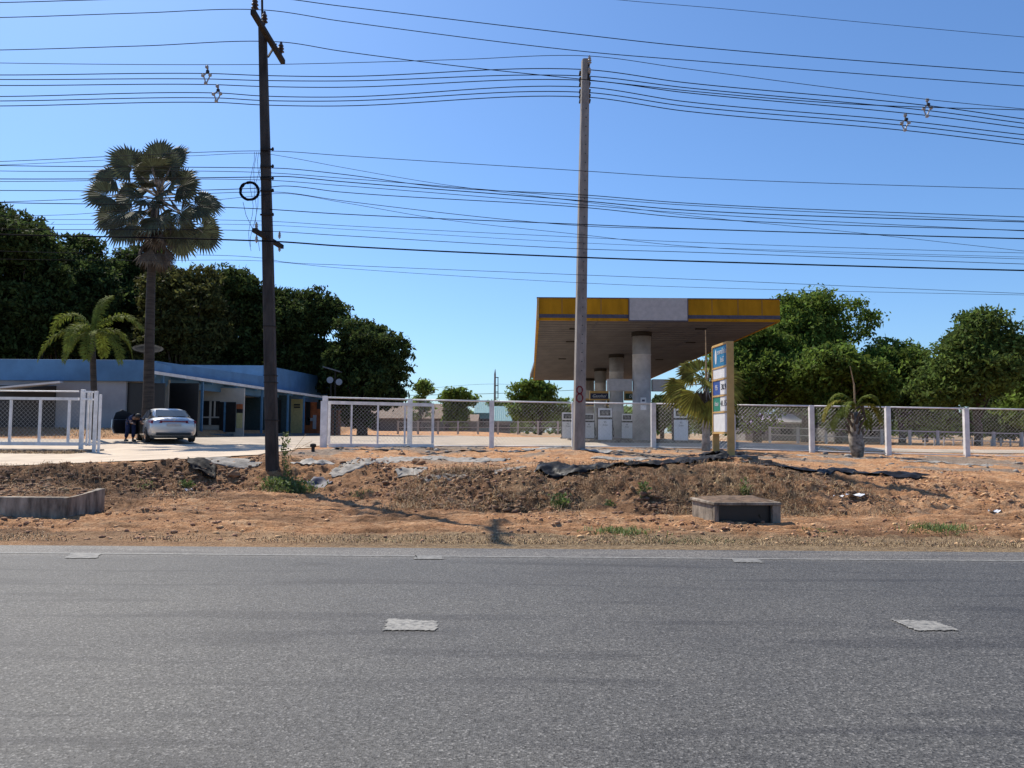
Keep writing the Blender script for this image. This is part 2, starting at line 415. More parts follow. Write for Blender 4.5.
# road ---------------------------------------------------------------
m_as = bpy.data.materials.new('asphalt'); m_as.use_nodes = True
t = m_as.node_tree; b = t.nodes['Principled BSDF']; b.inputs['Roughness'].default_value = .72; b.inputs['Specular IOR Level'].default_value = .45
tc = t.nodes.new('ShaderNodeTexCoord')
v1 = t.nodes.new('ShaderNodeTexVoronoi'); v1.inputs['Scale'].default_value = 85; v1.inputs['Randomness'].default_value = 1
t.links.new(tc.outputs['Object'], v1.inputs['Vector'])
vr = t.nodes.new('ShaderNodeSeparateColor'); t.links.new(v1.outputs['Color'], vr.inputs[0])
r1 = ramp(vr.outputs[0], [(0.0, (.017, .0165, .0155)), (.3, (.058, .0565, .0535)), (.86, (.099, .0965, .0915)), (.97, (.185, .18, .17))])
big = ramp(noise(.5, 6, .65).outputs['Fac'], [(.3, (.78, .78, .80)), (.7, (1.15, 1.13, 1.10))])
fine = ramp(noise(45, 5, .75).outputs['Fac'], [(.35, (.6, .6, .6)), (.65, (1.25, 1.25, 1.25))])
mp = t.nodes.new('ShaderNodeMapping'); mp.inputs['Scale'].default_value = (.35, 3.2, 1); t.links.new(tc.outputs['Object'], mp.inputs[0])
sn = t.nodes.new('ShaderNodeTexNoise'); sn.inputs['Scale'].default_value = .9; sn.inputs['Detail'].default_value = 5; sn.inputs['Distortion'].default_value = .6
t.links.new(mp.outputs[0], sn.inputs['Vector'])
stk = ramp(sn.outputs['Fac'], [(.37, (.68, .68, .70)), (.45, (1, 1, 1)), (.7, (1.03, 1.03, 1.02))])
sx = t.nodes.new('ShaderNodeSeparateXYZ'); t.links.new(tc.outputs['Object'], sx.inputs[0])
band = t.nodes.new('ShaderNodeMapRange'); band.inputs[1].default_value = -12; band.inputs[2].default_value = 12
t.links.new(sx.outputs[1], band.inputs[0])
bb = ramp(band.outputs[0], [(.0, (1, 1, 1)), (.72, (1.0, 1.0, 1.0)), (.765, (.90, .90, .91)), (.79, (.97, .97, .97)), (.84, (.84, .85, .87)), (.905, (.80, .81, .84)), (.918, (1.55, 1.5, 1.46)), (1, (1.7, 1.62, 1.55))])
cur = r1.outputs[0]
spot = ramp(noise(1.7, 7, .72).outputs['Fac'], [(.27, (.55, .55, .56)), (.36, (1, 1, 1)), (.75, (1.06, 1.06, 1.05))])
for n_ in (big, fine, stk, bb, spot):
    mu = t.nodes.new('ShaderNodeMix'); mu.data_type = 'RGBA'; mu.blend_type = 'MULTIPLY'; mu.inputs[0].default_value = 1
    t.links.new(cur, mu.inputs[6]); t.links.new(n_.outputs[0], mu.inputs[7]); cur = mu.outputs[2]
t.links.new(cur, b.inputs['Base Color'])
bp = t.nodes.new('ShaderNodeBump'); bp.inputs['Distance'].default_value = .004; bp.inputs['Strength'].default_value = .8
t.links.new(v1.outputs['Distance'], bp.inputs['Height']); t.links.new(bp.outputs[0], b.inputs['Normal'])
xs = np.concatenate([[-900, -300, -100, -40, -20], np.arange(-14, 14, .12), [20, 40, 100, 300, 900]])
edge = 10.93+.035*fbm(xs*1.5, xs*0, 4, 5)
bmx = MB()
for i in range(len(xs)-1):
    bmx.add([(xs[i], -9, 0), (xs[i+1], -9, 0), (xs[i+1], edge[i+1], 0), (xs[i], edge[i], 0)], [(0, 1, 2, 3)])
    bmx.add([(xs[i], edge[i], 0), (xs[i+1], edge[i+1], 0), (xs[i+1], edge[i+1]+.02, -.08), (xs[i], edge[i]+.02, -.08)], [(0, 1, 2, 3)])
road = bmx.build('road', m_as); tag(road, kind='structure')
m_paint = bpy.data.materials.new('worn_road_paint'); m_paint.use_nodes = True
t = m_paint.node_tree; b = t.nodes['Principled BSDF']; b.inputs['Roughness'].default_value = .7
tc = t.nodes.new('ShaderNodeTexCoord')
wr = ramp(noise(16, 8, .75).outputs['Fac'], [(.40, (.08, .08, .075)), (.5, (.21, .20, .18)), (.68, (.31, .30, .265))])
t.links.new(wr.outputs[0], b.inputs['Base Color'])
ln = MB(); xl = np.arange(-40, 40, .25)
for i in range(len(xl)-1):
    ya = 9.93-.006*xl[i]; yb = 9.93-.006*xl[i+1]
    ln.add([(xl[i], ya, .004), (xl[i+1], yb, .004), (xl[i+1], yb+.085, .004), (xl[i], ya+.085, .004)], [(0, 1, 2, 3)])
m_paintf = bpy.data.materials.new('faint_road_paint'); m_paintf.use_nodes = True
t = m_paintf.node_tree; b = t.nodes['Principled BSDF']; b.inputs['Roughness'].default_value = .75; tc = t.nodes.new('ShaderNodeTexCoord')
t.links.new(ramp(noise(9, 8, .8).outputs['Fac'], [(.40, (.09, .09, .085)), (.52, (.17, .165, .155)), (.70, (.27, .26, .24))]).outputs[0], b.inputs['Base Color'])
tag(ln.build('road_edge_line', m_paintf), kind='structure')
for q in ([(387.5, 618.5), (438, 621), (436, 630), (384, 630)], [(889.5, 619), (934.5, 621), (959.5, 630), (917, 630.5)],
          [(70, 552.5), (102, 553.5), (97, 558), (65, 558)], [(415, 555), (442, 555.5), (443, 559), (414, 559)], [(730.5, 558), (757, 558.5), (764.5, 562.5), (734.5, 562)]):
    c = [onz(x, y, .008) for x, y in q]
    n = 22; mbp = MB(); pts = []
    for e in range(4):
        a, d = c[e], c[(e+1) % 4]
        for k in range(n):
            p = a.lerp(d, k/n); nz_ = .03*(random.random()-.5); pts.append((p.x+nz_, p.y+nz_, .008))
    mbp.add(pts, [tuple(range(len(pts)))[::-1]])
    tag(mbp.build('road_marking', m_paint if q[0][1] > 600 else m_paintf), kind='structure')

# driveway and forecourt ----------------------------------------------
m_drive = mat('dusty_concrete', (.68, .55, .41), .9, var=.14, scale=1.1, bump=.2, bscale=20)
m_lot = mat('forecourt_concrete', (.52, .43, .33), .9, var=.16, scale=.8, bump=.1)
dw = drape('driveway', np.concatenate([np.arange(-90, -20, 2), np.arange(-20, -4, .15)]), np.arange(17.6, 30.2, .15), .03, m_drive,
           keep=lambda x, y: (x < -6.35-.09*(y-17.6)+.35*fbm(x*.8, y*.8, 3, 77)) & (y > np.interp(x, [-11, -9, -6.5], [18.1, 19.2, 20.0])+.3*fbm(x*.7, y*.3, 3, 78)))
tag(dw, kind='structure')
lp = drape('forecourt_pavement', np.arange(-40, 13.2, .5), np.concatenate([np.arange(30.4, 35, .4), np.arange(35, 76, 1.)]), .02, m_lot, keep=lambda x, y: ~((x < -16.5) & (y > 33)))
tag(lp, kind='structure')
pth = drape('path', np.arange(13.4, 60, .6), np.arange(31.4, 33.2, .3), .025, m_lot); tag(pth, kind='structure')

# ------------------------------------------------------------------ soil clods, straw
def clods(n, xr, yr, size, m, name, label, dens=None, seed=1, bury=.05):
    g = np.random.default_rng(seed)
    base = np.array([(1, 0, 0), (-1, 0, 0), (0, 1, 0), (0, -1, 0), (0, 0, 1), (0, 0, -1), (.6, .6, .6), (-.6, .6, .6), (.6, -.6, .6), (-.6, -.6, .6)], float)
    F0 = np.array([(4, 6, 7), (4, 7, 9), (4, 9, 8), (4, 8, 6), (0, 2, 6), (2, 1, 7), (2, 7, 6), (1, 3, 9), (1, 9, 7), (3, 0, 8), (3, 8, 9), (0, 6, 8), (5, 2, 0), (5, 1, 2), (5, 3, 1), (5, 0, 3)])
    x = g.uniform(*xr, n); y = g.uniform(*yr, n)
    if dens is not None:
        k = g.random(n) < dens(x, y); x, y = x[k], y[k]; n = len(x)
    s = size[0]+(size[1]-size[0])*g.random(n)**5
    z = terr(x, y)
    V = base[None]*(1+.5*(g.random((n, 10, 1))-.5))*(s[:, None, None])*np.stack([g.uniform(.7, 1.5, n), g.uniform(.7, 1.3, n), g.uniform(.45, .9, n)], -1)[:, None, :]
    a = g.uniform(0, 6.28, n); ca_, sa_ = np.cos(a)[:, None], np.sin(a)[:, None]
    Vx = V[..., 0]*ca_-V[..., 1]*sa_; Vy = V[..., 0]*sa_+V[..., 1]*ca_
    V = np.stack([Vx+x[:, None], Vy+y[:, None], V[..., 2]+(z+s*bury)[:, None]], -1)
    Fq = (F0[None]+(np.arange(n)*10)[:, None, None]).reshape(-1, 3)
    return tag(np_mesh(name, V.reshape(-1, 3), Fq, m), label, kind='stuff')
m_clod = mat('soil_clod', (.68, .38, .21), .95, var=.25, island=.45, bump=.4, bscale=30)
m_dclod = mat('dark_soil_clod', (.38, .22, .125), .95, var=.25, island=.5, bump=.4, bscale=30)
m_stone = mat('pale_rubble', (.42, .38, .33), .9, var=.2, island=.3)
def ondrive(x, y): return (x < -6.35-.09*(y-17.6)) & (y > np.interp(x, [-11, -9, -6.5], [18.0, 19.1, 19.9]))
def d1(x, y):
    nn = fbm(x*.9, y*1.1, 3, 61)
    return np.clip(.25+nn*1.6, .03, 1)*np.where(ondrive(x, y), .01, 1)*(.7+.3*slope(x, y))*np.where(y < 12.3, .4, 1)
clods(95000, (-13, 15), (11.1, 21), (.007, .046), m_clod, 'soil_clods', None, d1, 3)
clods(60000, (-12, 7.5), (13.4, 20.4), (.008, .07), m_dclod, 'dark_soil_clods', None, lambda x, y: np.clip(.4+fbm(x, y, 3, 63)*1.6, .05, 1)*np.where(ondrive(x, y), .01, 1)*np.where((x > -6.5) & (x < -3.5), .3, 1)*np.where((x < -8) & (y < 18), .6, slope(x, y)), 4)
clods(2600, (-9, 20), (20, 30.5), (.015, .09), m_stone, 'pale_rubble', None, lambda x, y: np.clip(.3+fbm(x, y, 3, 64)*1.5, .02, 1)*np.where(x < -6.3, .1, 1), 5)

def blades(name, n, pos, h, wid, m, seed=1, lean=.8, kind='stuff', parent=None, curve=.5, tf=terr):
    g = np.random.default_rng(seed)
    x, y = pos(g, n); n = len(x); z = tf(x, y)-.01
    hh = g.uniform(h[0], h[1], n); a = g.uniform(0, 6.28, n); ln_ = g.uniform(.1, lean, n)
    dx, dy = np.cos(a)*np.sin(ln_), np.sin(a)*np.sin(ln_); dz = np.cos(ln_)
    b_ = g.uniform(0, 6.28, n); wx, wy = np.cos(b_)*wid/2, np.sin(b_)*wid/2
    P0 = np.stack([x, y, z], -1); D = np.stack([dx, dy, dz], -1)*hh[:, None]; W = np.stack([wx, wy, 0*wx], -1)
    D2 = D*np.array([1+curve, 1+curve, .45])
    Mid = P0+D*.55; T = P0+D2
    V = np.stack([P0-W, P0+W, Mid+W*.9, Mid-W*.9, T], 1).reshape(-1, 3)
    k = (np.arange(n)*5)[:, None]
    F3 = np.concatenate([k+np.array([[0, 1, 2]]), k+np.array([[0, 2, 3]]), k+np.array([[3, 2, 4]])])
    if parent is not None: V = V-np.array(parent.location)
    o = np_mesh(name, V, F3, m, parent)
    if kind: o['kind'] = kind
    return o
def edge_pos(g, n):
    x = g.uniform(-14, 15, n); y = 10.95+np.abs(g.normal(0, .38, n))
    k = g.random(n) < np.clip(.25+sstep(x, -6, 0)*.6+fbm(x*1.2, y*1.5, 3, 71)*1.1, .05, 1); return x[k], y[k]
blades('dry_roadside_grass', 22000, edge_pos, (.03, .10), .010, m_straw, 3, 1.2)
def bank_pos(g, n):
    x = g.uniform(-2.5, 7.5, n); y = g.uniform(14.3, 17.9, n)
    k = g.random(n) < np.clip(.25+fbm(x*.9, y*1.2, 3, 73)*2, 0, 1); return x[k], y[k]
blades('dead_straw', 26000, bank_pos, (.06, .30), .008, m_straw, 5, 1.45)
def edge_green(g, n):
    x = g.uniform(-14, 15, n); y = 11.05+np.abs(g.normal(0, .35, n))
    k = g.random(n) < np.clip(fbm(x*.5, y*.9, 3, 75)*2.2-.15, 0, 1)*sstep(x, -5, 1); return x[k], y[k]
m_olive = mat('olive_grass', (.17, .18, .07), .8, var=.25, island=.35, trans=.2)
blades('roadside_grass', 12000, edge_green, (.03, .09), .010, m_olive, 8, 1.0)
def left_bank(g, n):
    x = g.uniform(-13, -6.5, n); y = g.uniform(14.2, 19, n)
    k = g.random(n) < np.clip(.15+fbm(x*.9, y*1.2, 3, 76)*1.6, 0, 1); return x[k], y[k]
blades('dry_bank_grass', 7000, left_bank, (.05, .18), .011, m_straw, 9, 1.3)
def bed_pos(g, n):
    x = g.uniform(-22, -13.4, n); y = g.uniform(23.5, 24.5, n); return x, y
blades('dry_verge_grass', 9000, bed_pos, (.08, .24), .016, m_straw, 10, 1.2)
def bed2(g, n):
    x = g.uniform(-30, -17.8, n); y = g.uniform(33.8, 38.3, n); return x, y
blades('dry_lawn', 5000, bed2, (.05, .22), .02, m_straw, 11, 1.2)

# ------------------------------------------------------------------ leaves helper
def leaf_cloud(P, size, g, aspect=.5):
    """P (n,3) leaf centres -> verts, quad faces with random orientation"""
    n = len(P)
    a = g.normal(size=(n, 3)); a /= np.linalg.norm(a, axis=1)[:, None]
    a[:, 2] -= .25
    b_ = g.normal(size=(n, 3)); c = np.cross(a, b_); c /= np.linalg.norm(c, axis=1)[:, None]+1e-9
    s = size*g.uniform(.6, 1.35, n)[:, None]
    a = a*s; c = c*s*aspect
    V = np.stack([P-a, P+c*.9-a*.1, P+a, P-c*.9-a*.1], 1).reshape(-1, 3)
    k = (np.arange(n)*4)[:, None]
    return V, k+np.array([[0, 1, 2, 3]])
def leaf_mat(name, c, tr=.35, isl=.6):
    return mat(name, c, .7, var=.25, scale=.6, island=isl, trans=tr, spec=.1)
L_dark = leaf_mat('dark_forest_leaf', (.085, .12, .036), .4)
L_mid = leaf_mat('mid_green_leaf', (.18, .26, .05), .48)
L_light = leaf_mat('light_green_leaf', (.20, .28, .065), .5)
L_brown = leaf_mat('brownish_leaf', (.12, .125, .04), .38)
L_mango = leaf_mat('glossy_leaf', (.155, .225, .055), .42)

def tree(name, px, top, hw, D, base, mleaf, label, cat='tree', group=None, nlobe=16, leaf=.22, dens=1.0, seed=1, low=.25, trunk_r=.3, squash=1.0, twig=.55, point=0.0):
    g = np.random.default_rng(seed)
    c = at(px, 432, D); gz = base
    H = at(px, top, D).z-gz; W = hw/FPX*D
    root = empty(name, (c.x, D, gz), label, cat, group)
    cz = gz+H*(low+1)/2; rz = H*(1-low)/2
    lobes = []
    for i in range(nlobe):
        th = g.uniform(0, 6.283); uu = g.uniform(-1, 1); rr = g.uniform(.3, .88)
        k = math.sqrt(max(0, 1-uu*uu))
        lr = g.uniform(.26, .44)*min(W, rz*1.1)
        rr = rr if i > 2 else .85
        if i < 3: uu = (.9, .75, .6)[i]; k = math.sqrt(1-uu*uu)
        k *= 1-point*uu
        p = np.array([c.x+math.cos(th)*k*rr*W*1.0, D+math.sin(th)*k*rr*W*.9*squash, cz+uu*max(rr, .55)*rz*.98])
        lobes.append((p, lr))
    lobes.append((np.array([c.x, D, cz]), .5*min(W, rz)))
    lobes.append((np.array([c.x+.1*W, D, gz+H-.3*rz]), .3*min(W, rz)))
    P = []
    for p, lr in lobes:
        nt_ = int(46*dens*(lr/leaf/6)**2)+6
        d = g.normal(size=(nt_, 3)); d /= np.linalg.norm(d, axis=1)[:, None]
        tw = p+d*(lr*g.uniform(.5, 1.26, nt_)**.6)[:, None]*np.array([1.05, 1, .85])
        k = int(16*dens)+3
        q = tw[:, None, :]+g.normal(size=(nt_, k, 3))*np.array([1, 1, .55])*leaf*twig*2.2
        P.append(q.reshape(-1, 3))
    P = np.concatenate(P); P = P[P[:, 2] > gz+.3]
    V, Fq = leaf_cloud(P, leaf, g)
    V -= np.array([c.x, D, gz])
    np_mesh('crown', V, Fq, mleaf, root)
    mb = MB(); top_t = Vector((c.x+g.uniform(-.2, .2), D, cz))
    mb.tube([(c.x, D, gz-.2), (c.x+.05, D, gz+H*.15), (c.x-.08, D+.05, gz+H*low+.3), top_t], [trunk_r*1.25, trunk_r, trunk_r*.8, trunk_r*.35], 10)
    mb.build('trunk', m_bark, root, smooth=True)
    lb = MB()
    for p, lr in lobes[:-2]:
        s = Vector((c.x, D, gz+H*(low*.7+g.uniform(0, .25)))); e = Vector(p); mid = s.lerp(e, .5)+Vector((0, 0, -.04*H))
        lb.tube([s, mid, e], [trunk_r*.38, trunk_r*.24, trunk_r*.06], 6)
    lb.build('limbs', m_bark, root, smooth=True)
    return root

# ------------------------------------------------------------------ forest behind the left building
G1 = 'tall dark trees behind the blue building'
tree('forest_tree', 12, 204, 66, 60, 1.2, L_dark, 'tallest dark tree at the far left, behind the blue building', group=G1, nlobe=26, leaf=.2, seed=1, low=.05, trunk_r=.45, dens=1.1)
tree('forest_tree', 66, 222, 62, 66, 1.2, L_dark, 'dark tree behind the small palm, second from the left edge', group=G1, nlobe=20, leaf=.2, seed=2, low=.05, trunk_r=.4)
tree('forest_tree', 118, 236, 56, 72, 1.2, L_dark, 'dark tree rising behind the trunk of the tall fan palm', group=G1, nlobe=18, leaf=.21, seed=3, low=.05, trunk_r=.4)
tree('forest_tree', 182, 260, 52, 63, 1.2, L_brown, 'brownish green tree just right of the tall fan palm trunk', group=G1, nlobe=20, leaf=.2, seed=4, low=.05, trunk_r=.4)
tree('forest_tree', 232, 266, 54, 67, 1.2, L_dark, 'dark tree behind the old pole, over the light blue parapet', group=G1, nlobe=18, leaf=.2, seed=5, low=.05, trunk_r=.4)
tree('forest_tree', 300, 288, 52, 69, 1.2, L_dark, 'dark tree just right of the old dark utility pole', group=G1, nlobe=18, leaf=.2, seed=6, low=.05, trunk_r=.4)
tree('forest_tree', 362, 317, 46, 66, 1.2, L_dark, 'rounded dark tree at the right end of the tall tree line', group=G1, nlobe=24, leaf=.2, seed=7, low=.05, trunk_r=.4, dens=1.1)
tree('forest_tree', 268, 320, 50, 76, 1.2, L_dark, 'lower dark tree filling the gap behind the old pole', group=G1, nlobe=18, leaf=.28, seed=8, low=.03, trunk_r=.4)
tree('forest_tree', 150, 300, 60, 80, 1.2, L_dark, 'lower dark tree behind the satellite dish', group=G1, nlobe=18, leaf=.3, seed=9, low=.03, trunk_r=.4)
tree('forest_tree', 40, 290, 70, 76, 1.2, L_dark, 'lower dark tree behind the crown of the small palm', group=G1, nlobe=18, leaf=.3, seed=10, low=.03, trunk_r=.4)
tree('forest_tree', 335, 350, 44, 74, 1.2, L_dark, 'lower dark tree behind the end of the awning', group=G1, nlobe=16, leaf=.28, seed=12, low=.03, trunk_r=.4)
tree('small_tree', 420, 378, 13, 90, 1.5, L_light, 'small pale green tree beside the edge of the dark tree line', group='small trees behind the forecourt', nlobe=9, leaf=.24, seed=13, low=.1, trunk_r=.15, dens=.6)
tree('small_tree', 457, 389, 18, 96, 1.5, L_mid, 'small round tree behind the brown tiled roof', group='small trees behind the forecourt', nlobe=12, leaf=.24, seed=14, low=.1, trunk_r=.2)
tree('small_tree', 540, 381, 30, 84, 1.5, L_mid, 'dense round tree seen below the left edge of the canopy', group='small trees behind the forecourt', nlobe=18, leaf=.2, seed=15, low=.08, trunk_r=.2)
tree('small_tree', 502, 402, 22, 110, 1.5, L_mid, 'low tree behind the teal roofed shed', group='small trees behind the forecourt', nlobe=10, leaf=.2, seed=16, low=.1, trunk_r=.2)
tree('small_tree', 662, 396, 20, 82, 1.2, L_dark, 'dark tree under the canopy, right of the nearest column', group='small trees behind the forecourt', nlobe=12, leaf=.22, seed=17, low=.05, trunk_r=.2)
tree('small_tree', 705, 400, 26, 78, 1.2, L_mid, 'low green tree behind the small fan palm', group='small trees behind the forecourt', nlobe=12, leaf=.22, seed=18, low=.05, trunk_r=.2)
G2 = 'green trees on the right beyond the fence'
tree('broadleaf_tree', 806, 294, 62, 60, 1.1, L_mid, 'tallest green tree, beside the right end of the canopy', group=G2, twig=.8, nlobe=26, leaf=.17, seed=21, low=.22, trunk_r=.35, dens=.95)
tree('broadleaf_tree', 757, 322, 52, 55, 1.1, L_mid, 'green tree right behind the price board', group=G2, twig=.8, nlobe=18, leaf=.16, seed=22, low=.12, trunk_r=.28)
tree('broadleaf_tree', 838, 346, 58, 52, 1.1, L_mid, 'lower light green tree behind the stubby palm', group=G2, twig=.8, nlobe=16, leaf=.16, seed=23, low=.12, trunk_r=.22)
tree('broadleaf_tree', 902, 342, 50, 57, 1.1, L_mid, 'low green tree between the two tallest right hand trees', group=G2, twig=.8, nlobe=16, leaf=.16, seed=24, low=.1, trunk_r=.22)
tree('broadleaf_tree', 978, 309, 52, 46, 1.0, L_mango, 'glossy leaved tree with a pointed top near the right edge', group=G2, twig=.8, nlobe=24, leaf=.14, seed=25, low=.18, trunk_r=.2, dens=.85, point=.45)
tree('broadleaf_tree', 1050, 338, 50, 54, 1.0, L_mid, 'green tree cut off by the right edge of the photo', group=G2, twig=.8, nlobe=20, leaf=.16, seed=26, low=.03, trunk_r=.2)
tree('broadleaf_tree', 925, 372, 40, 66, 1.0, L_mid, 'low tree behind, left of the glossy leaved tree', group=G2, twig=.8, nlobe=14, leaf=.22, seed=27, low=.05, trunk_r=.2)
tree('broadleaf_tree', 790, 375, 50, 70, 1.0, L_dark, 'dark low tree beyond the sheds at right', group=G2, twig=.8, nlobe=14, leaf=.24, seed=28, low=.05, trunk_r=.2)
tree('broadleaf_tree', 1000, 378, 46, 68, 1.0, L_dark, 'low dark tree behind the trunk of the glossy leaved tree', group=G2, nlobe=16, leaf=.22, seed=29, low=.02, trunk_r=.2)
# distant tree line closing the horizon
def far_wood(name, x0, x1, Y, h, seed):
    g = np.random.default_rng(seed); n = 16000
    x = g.uniform(x0, x1, n); hh = h*(.65+.5*(fbm(x*.06, x*0, 4, seed)+.35))
    z = 1.2+hh*g.random(n)**.6; y = Y+g.uniform(-5, 5, n)
    V, Fq = leaf_cloud(np.stack([x, y, z], -1), .75, g, .7)
    o = np_mesh(name, V, Fq, L_mid); tag(o, 'distant low tree line along the horizon', kind='stuff')
far_wood('distant_wood', -140, 150, 190, 6.0, 90)

# ------------------------------------------------------------------ palms
def fan_leaf(mb, base, d, upv, r, nseg=26, spread=R(125), droop=.25, fold=.1):
    """palmate leaf: blade of narrow split segments"""
    d = Vector(d).normalized(); side = d.cross(Vector(upv)).normalized(); n = side.cross(d).normalized()
    for k in range(nseg):
        a = -spread+2*spread*k/(nseg-1)
        da = spread*2/(nseg-1)*.62
        rr = r*(.80+.2*math.cos(a))*random.uniform(.93, 1.04)
        def pt(q, ang, lift):
            v = d*math.cos(ang)+side*math.sin(ang)
            return Vector(base)+v*q+n*lift-Vector((0, 0, 1))*droop*(q/r)**2*r*.5
        zz = fold*r*(abs(math.sin(a)))
        i0 = pt(r*.03, a, 0)
        m1 = pt(rr*.68, a-da, .0+zz*.6); m2 = pt(rr*.68, a+da, .0+zz*.6); mc = pt(rr*.68, a, .028*r+zz*.6)
        tp = pt(rr, a, -.04*r+zz-random.uniform(0, .12)*r)
        mb.add([i0, m1, mc, m2, tp], [(0, 1, 2), (0, 2, 3), (1, 4, 2), (2, 4, 3)])
def frond(mb, base, d, L, droop, leafl, n=44, plume=.5, wid=.03):
    base = Vector(base); d = Vector(d).normalized()
    hor = Vector((d.x, d.y, 0)); pts = []
    p = base.copy(); v = d.copy()
    for i in range(15):
        pts.append(p.copy()); p = p+v*(L/14); v = (v+Vector((0, 0, -droop/14*(1+i*.16)))).normalized()
    mb.tube(pts, [.03*(1-i/15)+.006 for i in range(15)], 5)
    for k in range(n):
        s = 1.5+12.3*k/n; i = int(s); f = s-i
        q = pts[i].lerp(pts[i+1], f); tg = (pts[i+1]-pts[i]).normalized()
        sd = tg.cross(Vector((0, 0, 1)))
        sd = sd.normalized() if sd.length > .05 else Vector((1, 0, 0))
        ll = leafl*math.sin(math.pi*(.12+.8*k/n))**.6
        for sg in (-1, 1):
            u_ = (sd*sg+tg*.55+Vector((0, 0, random.uniform(-plume, plume)-.12))).normalized()
            e = q+u_*ll*random.uniform(.85, 1.1)+Vector((0, 0, -.18*ll)); mid = q+u_*ll*.5
            wv = tg*wid
            mb.add([q, mid+wv, e, mid-wv], [(0, 1, 2, 3)])
# tall sugar palm
Dp = 33.5; pb = at(147, 440, Dp); pc = at(156, 200, Dp)
sp_ = empty('sugar_palm', (pb.x, Dp, 1.08), 'very tall fan palm with a grey green crown and hanging dead leaves', 'palm tree')
tb = MB(); Pp = [Vector((pb.x, Dp, 1.0)), at(148.5, 400, Dp), at(149.5, 340, Dp), at(151, 280, Dp), at(153.5, 235, Dp), at(156, 205, Dp)]
tb.tube(Pp, [.29, .235, .2, .18, .19, .16], 14); tb.build('trunk', m_palmtrunk, sp_, smooth=True)
m_fan = mat('fan_leaf', (.10, .115, .065), .65, var=.25, scale=2, island=.3, trans=.22, spec=.4)
m_dead = mat('dead_leaf', (.15, .12, .09), .9, var=.25, scale=3, island=.3)
fb = MB(); pet = MB(); random.seed(8)
C = at(159, 186, Dp)
NL = 40
for i in range(NL):
    e = R(86)-R(128)*(i/(NL-1))**.9; a = i*2.39996+.4
    d = Vector((math.cos(a)*math.cos(e), math.sin(a)*math.cos(e), math.sin(e)))
    pl = random.choice((.9, 1.35, 1.6, 1.8))*random.uniform(1.0, 1.18)
    if e > R(55): pl *= .95
    b0 = C+Vector((0, 0, -.3-.5*(i/NL))); tip = b0+d*pl+Vector((0, 0, -.12*pl))
    pet.tube([b0, b0+d*pl*.5, tip], [.045, .03, .022], 5)
    dd = (d+Vector((0, 0, -.25))).normalized()
    uvv = Vector((random.uniform(-.5, .5), -1, random.uniform(.1, .7)))
    fan_leaf(fb, tip-dd*.05, dd, uvv, random.uniform(1.0, 1.22), 28, R(112), .28, random.uniform(.05, .3))
fb.build('living_leaves', m_fan, sp_); pet.build('leaf_stalks', m_palmgrey, sp_, smooth=True)
db = MB()
for i in range(20):
    a = i*2.39996; z0 = -.9-1.9*(i/20); d = Vector((math.cos(a)*.38, math.sin(a)*.38, -1)).normalized()
    b0 = C+Vector((math.cos(a)*.2, math.sin(a)*.2, z0)); tip = b0+d*random.uniform(.3, .8)
    db.tube([b0, tip], [.04, .02], 5)
    fan_leaf(db, tip, d, (math.cos(a), math.sin(a), .2), random.uniform(.6, 1.0), 12, R(38), .1, .3)
db.build('dead_leaf_skirt', m_dead, sp_)

# small feather palm at left
Ds = 32.5; b0 = at(93, 446, Ds); c0 = at(93, 333, Ds)
fp = empty('feather_palm', (b0.x, Ds, 1.05), 'small palm with plume like arching fronds behind the left gate', 'palm tree')
tb = MB(); tb.tube([(b0.x, Ds, 1.0), (b0.x+.03, Ds, 2.0), at(93, 362, Ds), c0], [.16, .13, .12, .07], 12); tb.build('trunk', m_palmtrunk, fp, smooth=True)
m_feather = mat('feather_frond', (.22, .27, .05), .75, spec=.15, var=.2, scale=2, island=.3, trans=.4)
random.seed(4)
for i, (a, e, L, dr) in enumerate([(R(180), 62, 2.3, 2.4), (R(205), 18, 2.5, 1.9), (R(150), 45, 2.2, 2.4), (R(0), 52, 2.4, 1.7), (R(-20), 12, 2.2, 2.1), (R(20), 30, 2.1, 2.4), (R(75), 80, 1.9, 1.4), (R(260), 35, 2.0, 2.6), (R(290), 8, 1.9, 2.2), (R(240), -5, 1.8, 2.0), (R(100), 30, 1.9, 2.4)]):
    fr = MB(); er = R(e)
    frond(fr, c0, (math.cos(a)*math.cos(er), math.sin(a)*math.cos(er), math.sin(er)), L*1.12, dr*.8, .38, 120, .8, .021)
    fr.build('frond', m_feather, fp)
# small fan palm behind the price board
Df = 28.4; b1 = at(706, 451, Df); c1_ = at(706, 384, Df)
yp = empty('fan_palm', (b1.x, Df, b1.z), 'small yellowing fan palm standing behind the price board', 'palm tree')
tb = MB(); tb.tube([b1-Vector((0, 0, .1)), b1.lerp(c1_, .3), b1.lerp(c1_, .7), c1_], [.17, .14, .13, .10], 12); tb.build('trunk', mat('pale_palm_trunk', (.62, .57, .52), .9, var=.3, scale=5, bump=.4), yp, smooth=True)
m_fan2 = mat('yellowing_fan_leaf', (.32, .30, .06), .75, spec=.1, var=.3, scale=2.5, island=.35, trans=.35)
random.seed(3); fb = MB(); pet = MB()
for i in range(15):
    e = R(62)-R(112)*(i/14); a = i*2.39996+2.6
    d = Vector((math.cos(a)*math.cos(e), math.sin(a)*math.cos(e), math.sin(e))); pl = random.uniform(.45, .8)
    tip = c1_+d*pl; pet.tube([c1_, tip], [.025, .015], 5)
    fan_leaf(fb, tip, (d+Vector((0, 0, -.45))).normalized(), (random.uniform(-.6, .6), -1, .6), random.uniform(.85, 1.1), 17, R(62), .55, .12)
fb.build('leaves', m_fan2, yp); pet.build('leaf_stalks', m_palmgrey, yp)
